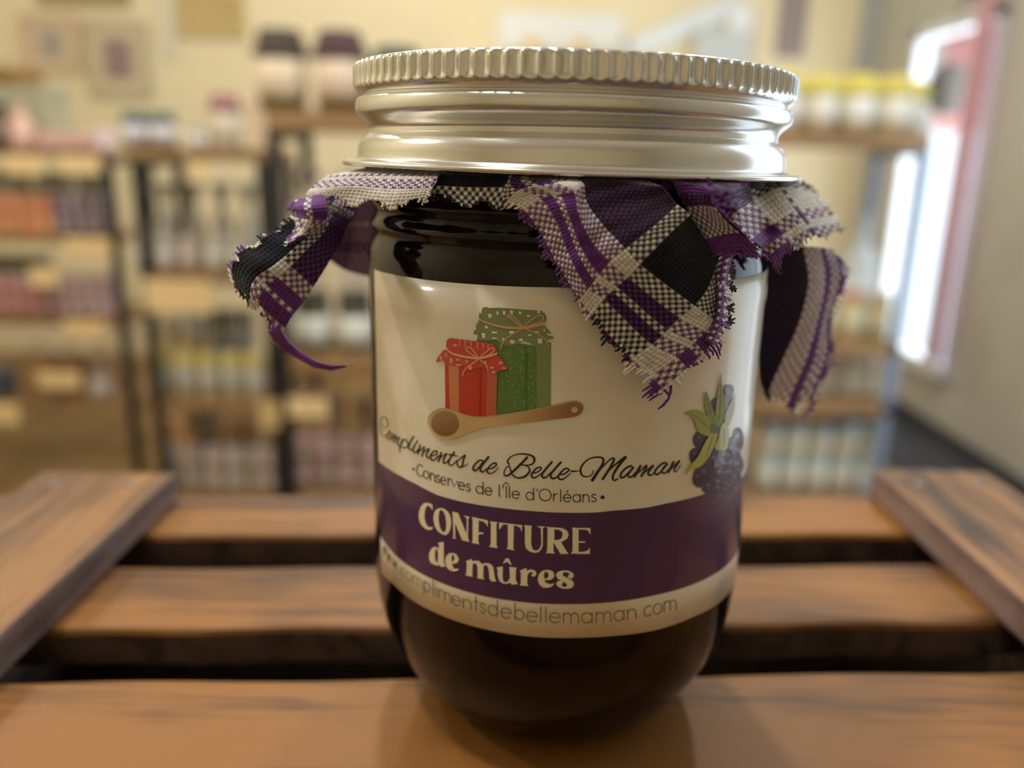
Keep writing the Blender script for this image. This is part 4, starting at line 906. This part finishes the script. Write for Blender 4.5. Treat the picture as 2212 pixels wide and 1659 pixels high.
goods('box', 'grey_green_box', P3(80,325,YA+.22)[0], YA+.22, zA[0], .17, .19, ((160,158,122),(150,150,118),CR), 'large grey-green box behind the pink goods', 'box')
fp = goods('basket', 'flower_basket', P3(58,325,YA+.22)[0], YA+.22, zA[0]+.1905, .15, .07, ((196,140,60),(150,130,120),CR), 'amber and grey basket on top of the grey-green box', 'basket')
row('lid_jar', 'tall_jar', [18,62,108,150,195,235], 512, YA+.19, YA, zA[1], .08, .185, [((172,172,140),(150,150,130),(176,176,150)), ((150,150,130),(120,116,104),(170,164,146))], 'tall pale green jar behind the small orange and lilac jars', 'jar', 'tall pale jars on the left unit')
row('lid_jar', 'orange_jar', [2,38,74,106], 512, Yq, YA, zA[1], .048, .058, [((224,120,80),(214,130,60),(232,140,110)), ((206,140,50),(224,120,70),(214,150,80))], 'small orange jar stacked on the second shelf of the leftmost unit', 'jar', 'small orange jars', 2)
row('lid_jar', 'lilac_jar', [136,166,196,226,250], 512, Yq, YA, zA[1], .042, .062, [((112,92,98),(160,146,172),(150,132,150)), ((100,84,84),(170,140,170),(140,124,130))], 'small lilac topped jar beside the orange jars on the leftmost unit', 'jar', 'small lilac jars', 2)
row('lid_jar', 'red_jar', [0,34,68,102], 690, Yq, YA, zA[2], .047, .060, [((170,62,66),(176,150,140),(190,120,120)), ((150,54,58),(180,160,150),(196,150,140))], 'small dark red jar stacked on the third shelf of the leftmost unit', 'jar', 'small red jars', 2)
row('lid_jar', 'mauve_jar', [134,164,194,224,250], 690, Yq, YA, zA[2], .042, .064, [((128,76,92),(190,150,170),(206,176,184)), ((140,90,104),(180,160,186),(212,190,190))], 'small mauve jar beside the red jars on the leftmost unit', 'jar', 'small mauve jars', 2)
row('lid_jar', 'glass_jar', [14,60,106], 690, YA+.2, YA, zA[2], .09, .17, [((168,172,146),(150,150,134),(180,180,160))], 'tall pale jar behind the small red jars', 'jar', 'pale jars behind the red ones')
row('basket', 'wicker_basket', [100,165,230], 864, YA+.14, YA, zA[3], .12, .15, [((190,142,84),(160,112,66),CR), ((168,120,74),(140,100,60),CR)], 'tan wicker basket on the bottom shelf of the leftmost unit', 'basket', 'baskets on the bottom shelf')
goods('bag', 'grey_pouch', P3(226,864,Yq)[0], Yq-.02, zA[3], .07, .09, ((178,170,160),(150,140,130),CR), 'grey paper pouch on the bottom shelf of the leftmost unit', 'pouch')
goods('tub', 'navy_tub', P3(18,864,Yq)[0], Yq-.02, zA[3], .085, .085, ((60,66,84),(80,86,104),CR), 'dark navy tub at the left of the bottom shelf', 'tub')
for x, y, w, h, l in ((52,356,.115,.052,'on the leftmost unit, over the orange jars'), (171,356,.115,.052,'on the leftmost unit, over the lilac jars'), (191,535,.135,.058,'on the leftmost unit, over the mauve jars'),
                      (95,598,.085,.06,'in front of the stacked red jars'), (183,710,.125,.055,'on the leftmost unit, over the wicker baskets'), (128,820,.135,.055,'in front of the wicker baskets'), (10,893,.09,.07,'on the bottom board of the leftmost unit')):
    card(x, y, YA-.016, w, h, 'cream price card '+l, stem=(P3(x, y, YA)[2]-zA[2] if y == 598 else P3(x, y, YA)[2]-zA[3] if y == 820 else 0))
# ---- second unit
YB_ = 2.15; zB = [P3(430, y, YB_)[2] for y in (320, 590, 866, 1072)]
XB0, XB1 = P3(345, 985, YB_)[0]-.005, P3(598, 800, YB_)[0]
unit('wooden shelving unit with navy jars and a plum capped jar on top', XB0, XB1, YB_, .30, zB, .030)
Yq = YB_+.06
row('lid_jar', 'navy_jar', [296,356], 320, Yq, YB_, zB[0], .068, .085, [((66,70,90),(60,104,110),(222,220,226))], 'navy jar with teal lid and white label on top of the second unit', 'jar', 'navy and teal jars')
row('lid_jar', 'white_pot', [420,446], 320, Yq, YB_, zB[0], .042, .05, [((210,212,206),(176,180,170),WHT)], 'tiny white pot on top of the second unit', 'pot', 'tiny white pots')
goods('cloth_jar', 'plum_cap_jar', P3(492,320,Yq)[0], Yq, zB[0], .075, .135, ((206,186,160),(140,84,88),(214,200,172)), 'beige jar with plum cloth cap on top of the second unit', 'jar')
goods('box', 'beige_box', P3(562,320,Yq)[0], Yq+.03, zB[0], .05, .12, ((206,178,140),(212,176,150),CR), 'narrow beige box beside the plum capped jar', 'box')
row('bag', 'cellophane_bag', [318,372,430,490,545], 590, YB_+.2, YB_, zB[1], .085, .22, [((178,170,146),(210,202,176),CR), ((164,156,134),(190,184,160),CR)], 'clear wrapped gift bag at the back of the unit under the plum capped jar', 'bag', 'gift bags')
row('lid_jar', 'pale_jar', [312,358,412,468,520,560], 590, Yq, YB_, zB[1], .055, .085, [((196,196,180),(200,202,192),(220,220,212)), ((186,176,156),(190,196,190),(226,226,220)), ((200,170,160),(180,176,160),(206,190,176))], 'pale jar in front of the clear wrapped gift bags', 'jar', 'pale jars on the second unit')
row('lid_jar', 'grey_jar', [480,512,545], 866, YB_+.17, YB_, zB[2], .055, .22, [((120,112,104),(70,64,58),(132,128,126))], 'tall grey jar with dark lid behind the yellow capped jars', 'jar', 'tall grey jars')
row('cloth_jar', 'yellow_cap_jar', [360,408,456,505,552], 866, Yq, YB_, zB[2], .056, .125, [((190,184,160),(214,196,96),(206,206,190)), ((206,190,120),(222,206,110),(196,200,196))], 'pale jar with yellow cloth cap on the third shelf of the second unit', 'jar', 'yellow capped jars on the second unit')
row('tub', 'cream_tub', [372,432], 866, YB_+.18, YB_, zB[2], .10, .20, [((206,184,120),(214,200,160),CR), ((190,166,100),(206,210,200),CR)], 'straw coloured tub behind the yellow capped jars', 'tub', 'straw coloured tubs')
row('lid_jar', 'frosted_jar', [380,424,468,512,556,590], 1072, Yq, YB_, zB[3], .048, .062, [((186,186,176),(190,186,196),(196,196,186)), ((160,150,130),(176,172,186),(186,178,160)), ((196,176,170),(206,190,190),(210,190,184))], 'small frosted jar in the stacked row at the bottom of the second unit', 'jar', 'frosted jars', 2)
goods('bottle', 'amber_bottle', P3(425,1072,YB_+.13)[0], YB_+.12, zB[3], .05, .20, ((196,124,40),(130,126,120),(206,150,70)), 'amber bottle at the bottom of the second unit', 'bottle')
goods('tub', 'grey_jug', P3(462,1072,YB_+.2)[0], YB_+.235, zB[3], .06, .22, ((160,152,136),(120,112,100),CR), 'grey tub beside the amber bottle', 'tub')
row('box', 'kraft_box', [392,545], 1072, YB_+.22, YB_, zB[3], .10, .16, [((184,142,92),(176,132,84),CR)], 'kraft carton at the back of the bottom shelf of the second unit', 'box', 'kraft cartons')
for x, y, w, h, l in ((430,366,.055,.03,'small, on the top board of the second unit'), (385,640,.175,.085,'large, on the second board of the second unit'), (582,895,.055,.08,'upright, on the third board of the second unit')):
    card(x, y, YB_-.016, w, h, 'cream price card, '+l)
# ---- third unit (partly hidden by the jam jar)
YC = 1.80; zC = [P3(690, y, YC)[2] for y in (238, 772, 1075)]
XC0, XC1 = P3(603, 800, YC)[0], P3(1120, 300, YC)[0]
unit('dark framed shelving unit behind the left of the jam jar, carrying three big capped jars', XC0, XC1, YC, .30, zC, .040)
Yq = YC+.08
for x, h, c, l in ((612,.165,((104,96,50),(74,66,60),(226,206,172)),'big jar with dark cloth cap and cream label, nearest the left end of its shelf'),
                (738,.165,((110,88,50),(84,64,66),(224,200,172)),'big jar with dark plum cloth cap, between two other big jars'),
                (858,.135,((150,130,86),(60,76,76),(206,180,120)),'big jar with dark teal cloth cap, half behind the silver lid')):
    goods('cloth_jar', 'preserve_jar', P3(x,238,Yq)[0], Yq, zC[0], .103, h, c, l, 'jar', 'big cloth capped jars')
row('lid_jar', 'dark_bottle_jar', [680,770,860], 772, Yq, YC, zC[1], .084, .135, [((70,72,46),(52,52,36),(226,234,226))], 'dark olive jar with big white label on the middle shelf behind the jam jar', 'jar', 'dark olive jars')
row('box', 'white_gift_box', [668,770], 772, YC+.22, YC, zC[1], .08, .24, [((206,190,166),(214,206,196),CR)], 'tall cream carton behind the dark olive jars', 'box', 'tall cream cartons')
row('bag', 'grey_sack', [668,770], 500, YC+.22, YC, zC[1]+.2405, .085, .16, [((156,144,126),(140,130,116),CR)], 'grey beige sack stacked above the cream cartons', 'bag', 'grey beige sacks')
row('lid_jar', 'rose_jar', [660,706,752,798], 1075, Yq, YC, zC[2], .043, .062, [((150,136,112),(206,160,172),(196,150,160)), ((140,124,104),(196,140,150),(170,150,130))], 'small rose lidded jar in the stacked row below the dark olive jars', 'jar', 'rose lidded jars', 2)
row('box', 'brown_carton', [700,820], 1075, YC+.21, YC, zC[2], .11, .19, [((150,118,78),(140,106,70),CR)], 'brown carton behind the rose lidded jars', 'box', 'brown cartons')
card(665, 880, YC-.016, .09, .045, 'cream price card under the shelf with the dark olive jars')
# ---- right unit
M_steel = mat('blue_grey_lit_metal', lin(130, 146, 172), .4, .2)  # bluish light falling on the posts is put into the metal colour
YD = 2.17; zD = [P3(1800, y, YD)[2] for y in (285, 742, 872, 1075)]
XD1 = P3(1945, 600, YD)[0]; XD0 = P3(1480, 600, YD)[0]
unit('brown topped shelving unit with blue-grey posts right of the jam jar', XD0, XD1+.03, YD, .30, zD, .036, pm=M_steel)
tag(MB().box(XD0, XD1, YD-.004, YD+.002, zD[2]-.055, zD[2]-.04).build('shelf_edge_strip', M_black), 'black strip along the lower shelf of the right unit', 'shelf strip')
Yq = YD+.08
row('cloth_jar', 'lemon_cap_jar', [1690,1768,1848,1926], 285, Yq, YD, zD[0], .074, .145, [((176,150,104),(214,196,60),(232,232,224)), ((168,146,100),(206,190,70),(230,226,210))], 'jar with lemon yellow cloth cap in the front row on top of the right unit', 'jar', 'front row of lemon capped jars')
row('cloth_jar', 'lemon_cap_jar', [1730,1808,1888,1962], 285, YD+.2, YD, zD[0], .074, .145, [((160,140,100),(206,190,80),(220,214,196))], 'jar with lemon yellow cloth cap in the back row on top of the right unit', 'jar', 'back row of lemon capped jars')
goods('bottle', 'pale_blue_jug', P3(1832,742,YD+.18)[0], YD+.18, zD[1], .11, .33, ((196,210,216),(170,186,196),(206,216,220)), 'tall pale blue bottle in the right unit under the yellow capped jars', 'bottle')
row('lid_jar', 'honey_jar', [1770,1832,1890], 742, Yq, YD, zD[1], .06, .13, [((176,160,96),(206,196,160),(206,196,150)), ((190,170,100),(200,130,90),(214,206,160))], 'honey coloured jar on the middle shelf of the right unit', 'jar', 'honey coloured jars')
row('box', 'sand_carton', [1760,1828,1895], 872, YD+.14, YD, zD[2], .075, .10, [((206,192,162),(196,180,150),CR)], 'sand coloured carton on the low shelf of the right unit', 'box', 'sand coloured cartons')
row('lid_jar', 'clear_jar', [1648,1702,1756,1810,1864], 1075, Yq, YD, zD[3], .064, .096, [((206,218,206),(214,228,228),(226,226,206)), ((186,204,196),(206,222,222),(230,224,200))], 'small clear glass jar in the stacked row at the bottom of the right unit', 'jar', 'front clear glass jars', 2)
row('lid_jar', 'clear_jar', [1660,1705,1750,1795,1840], 1075, YD+.18, YD, zD[3], .056, .08, [((150,164,150),(186,200,206),(190,190,170))], 'small clear glass jar in the back row at the bottom of the right unit', 'jar', 'back clear glass jars', 2)
goods('tub', 'white_tub', P3(1872,1072,YD+.02)[0], YD+.055, zD[3]+.0, .036, .05, ((222,228,240),(230,236,244),CR), 'small bright white tub at the bottom right corner of the right unit', 'tub')
# ---- pictures and boards on the far wall
Y_W = YF-.012
def picture(x, y, w, h, fc, pc, label, ic=None, glass=False):
    p = P3(x, y, Y_W); o = empty('picture_frame', p, label, 'picture')
    w *= 1.244; h *= 1.244; t = .027; f = MB()
    f.box(-w/2, w/2, -.012, .010, h/2-t, h/2, .002).box(-w/2, w/2, -.012, .010, -h/2, -h/2+t, .002).box(-w/2, -w/2+t, -.012, .010, -h/2+t, h/2-t, .002).box(w/2-t, w/2, -.012, .010, -h/2+t, h/2-t, .002)
    f.build('frame', cm(fc), o)
    MB().box(-w/2+t, w/2-t, -.003, .006, -h/2+t, h/2-t).build('mat_board', mat('glazed_'+str(x), lin(*pc), .12, coat=1), o)
    if ic: MB().box(-w*.22, w*.22, -.005, -.0032, -h*.26, h*.26).build('print', mat('print_'+str(x), lin(*ic), .12, coat=1), o)
picture(112, 95, .21, .20, (206,170,130), (214,196,170), 'small pinkish framed picture on the cream wall, at the left', (170,160,150))
picture(256, 128, .235, .27, (176,170,130), (206,190,160), 'grey framed picture with dark purple centre on the cream wall', (140,116,120))
picture(455, 30, .26, .16, (196,170,104), (190,166,110), 'wide olive framed board high on the cream wall')
picture(180, -20, .34, .10, (150,128,84), (160,136,90), 'narrow brown framed board cut by the top edge of the photo')
def board(name, x, y, Y, w, h, rgb, label, cat, rot=0, th=.012):
    w *= 1.244; h *= 1.244
    o = MB().box(-w/2, w/2, -th/2, th/2, -h/2, h/2, .002).build(name, cm(rgb, .35), None, P3(x, y, Y)); o.rotation_euler.y = rot
    return tag(o, label, cat)
board('wall_panel', 362, 50, Y_W, .055, .24, (222,214,190), 'narrow pale strip panel on the cream wall right of the grey frame', 'panel')
board('poster', 1212, 70, Y_W, .46, .13, (232,238,236), 'wide pale blue-white poster on the far wall above the silver lid', 'poster')
board('poster', 1478, 58, Y_W, .42, .075, (228,238,242), 'narrow tilted white banner on the far wall above the right of the lid', 'banner', -.42)
board('poster', 1600, 40, Y_W-.02, .09, .10, (236,244,246), 'small bright white card at the top end of the tilted banner', 'card')
board('poster', 1560, 110, Y_W-.03, .20, .14, (196,204,204), 'pale grey poster under the tilted banner', 'poster')
board('hanging_sign', 1712, 40, Y_W, .10, .26, (130,116,112), 'dark mauve hanging panel on the far wall, right of the lid', 'panel')
board('hanging_sign', 1890, 60, Y_W, .11, .50, (170,178,178), 'tall grey panel on the far wall near the corner', 'panel')
zs = P3(1180, 122, YF-.2)[2]
ws = empty('wall_shelf', (P3(1200, 110, YF-.12)[0], YF-.12, zs), 'white wall shelf on the far wall behind the silver lid', 'shelf')
MB().box(-.5, .5, -.1, .118, -.02, 0, .002).build('shelf_board', cm((214,206,190)), ws)
for x in (-.4, .4): MB().box(x-.01, x+.01, -.08, .118, -.07, -.02).build('bracket', M_black, ws)
for x, w, c, l in ((1150,.085,((226,176,70),(232,190,90),(236,206,120)),'amber jar standing on the wall shelf behind the lid, left of the other'), (1255,.07,((222,160,70),(226,180,90),(230,196,120)),'smaller amber jar standing on the wall shelf behind the lid'), (1345,.06,((170,170,164),(150,160,170),WHT),'grey jar standing on the wall shelf behind the lid')):
    goods('lid_jar', 'amber_jar', P3(x,122,YF-.12)[0], YF-.13, zs+.0003, w, .075, c, l, 'jar')
# round sign hanging beside the far window
p = Vector(on_x(2052, 192, XR-.06)); sg = empty('round_sign', p, 'dark grey round sign hanging in front of the far window', 'sign')
o = MB().lathe([(.001, -.006), (.092, -.006), (.095, 0), (.092, .006), (.001, .006)], 40, cap=False).build('disc', cm((96,92,84)), sg); o.rotation_euler = (math.pi/2, 0, math.radians(8))
MB().tube([(0, 0, .09), (0, 0, WZ1+.06-p.z)], .003, 6).build('cord', M_black, sg)
MB().tube([(.06, 0, WZ1+.06-p.z), (-.02, 0, WZ1+.06-p.z)], .006, 8).build('hook', M_black, sg)
# pale cup seen over the right crate board, on the floor side of the far corner

mm = MB().box(P3(1925, 1000, 2.7)[0], XR-.02, 2.1, 3.6, .0005, .012, .003).build('floor_mat', mat('slate_mat', lin(66, 70, 80), .8, bump=.3, scale=200))
tag(mm, 'dark slate grey mat on the floor under the far window', 'mat')
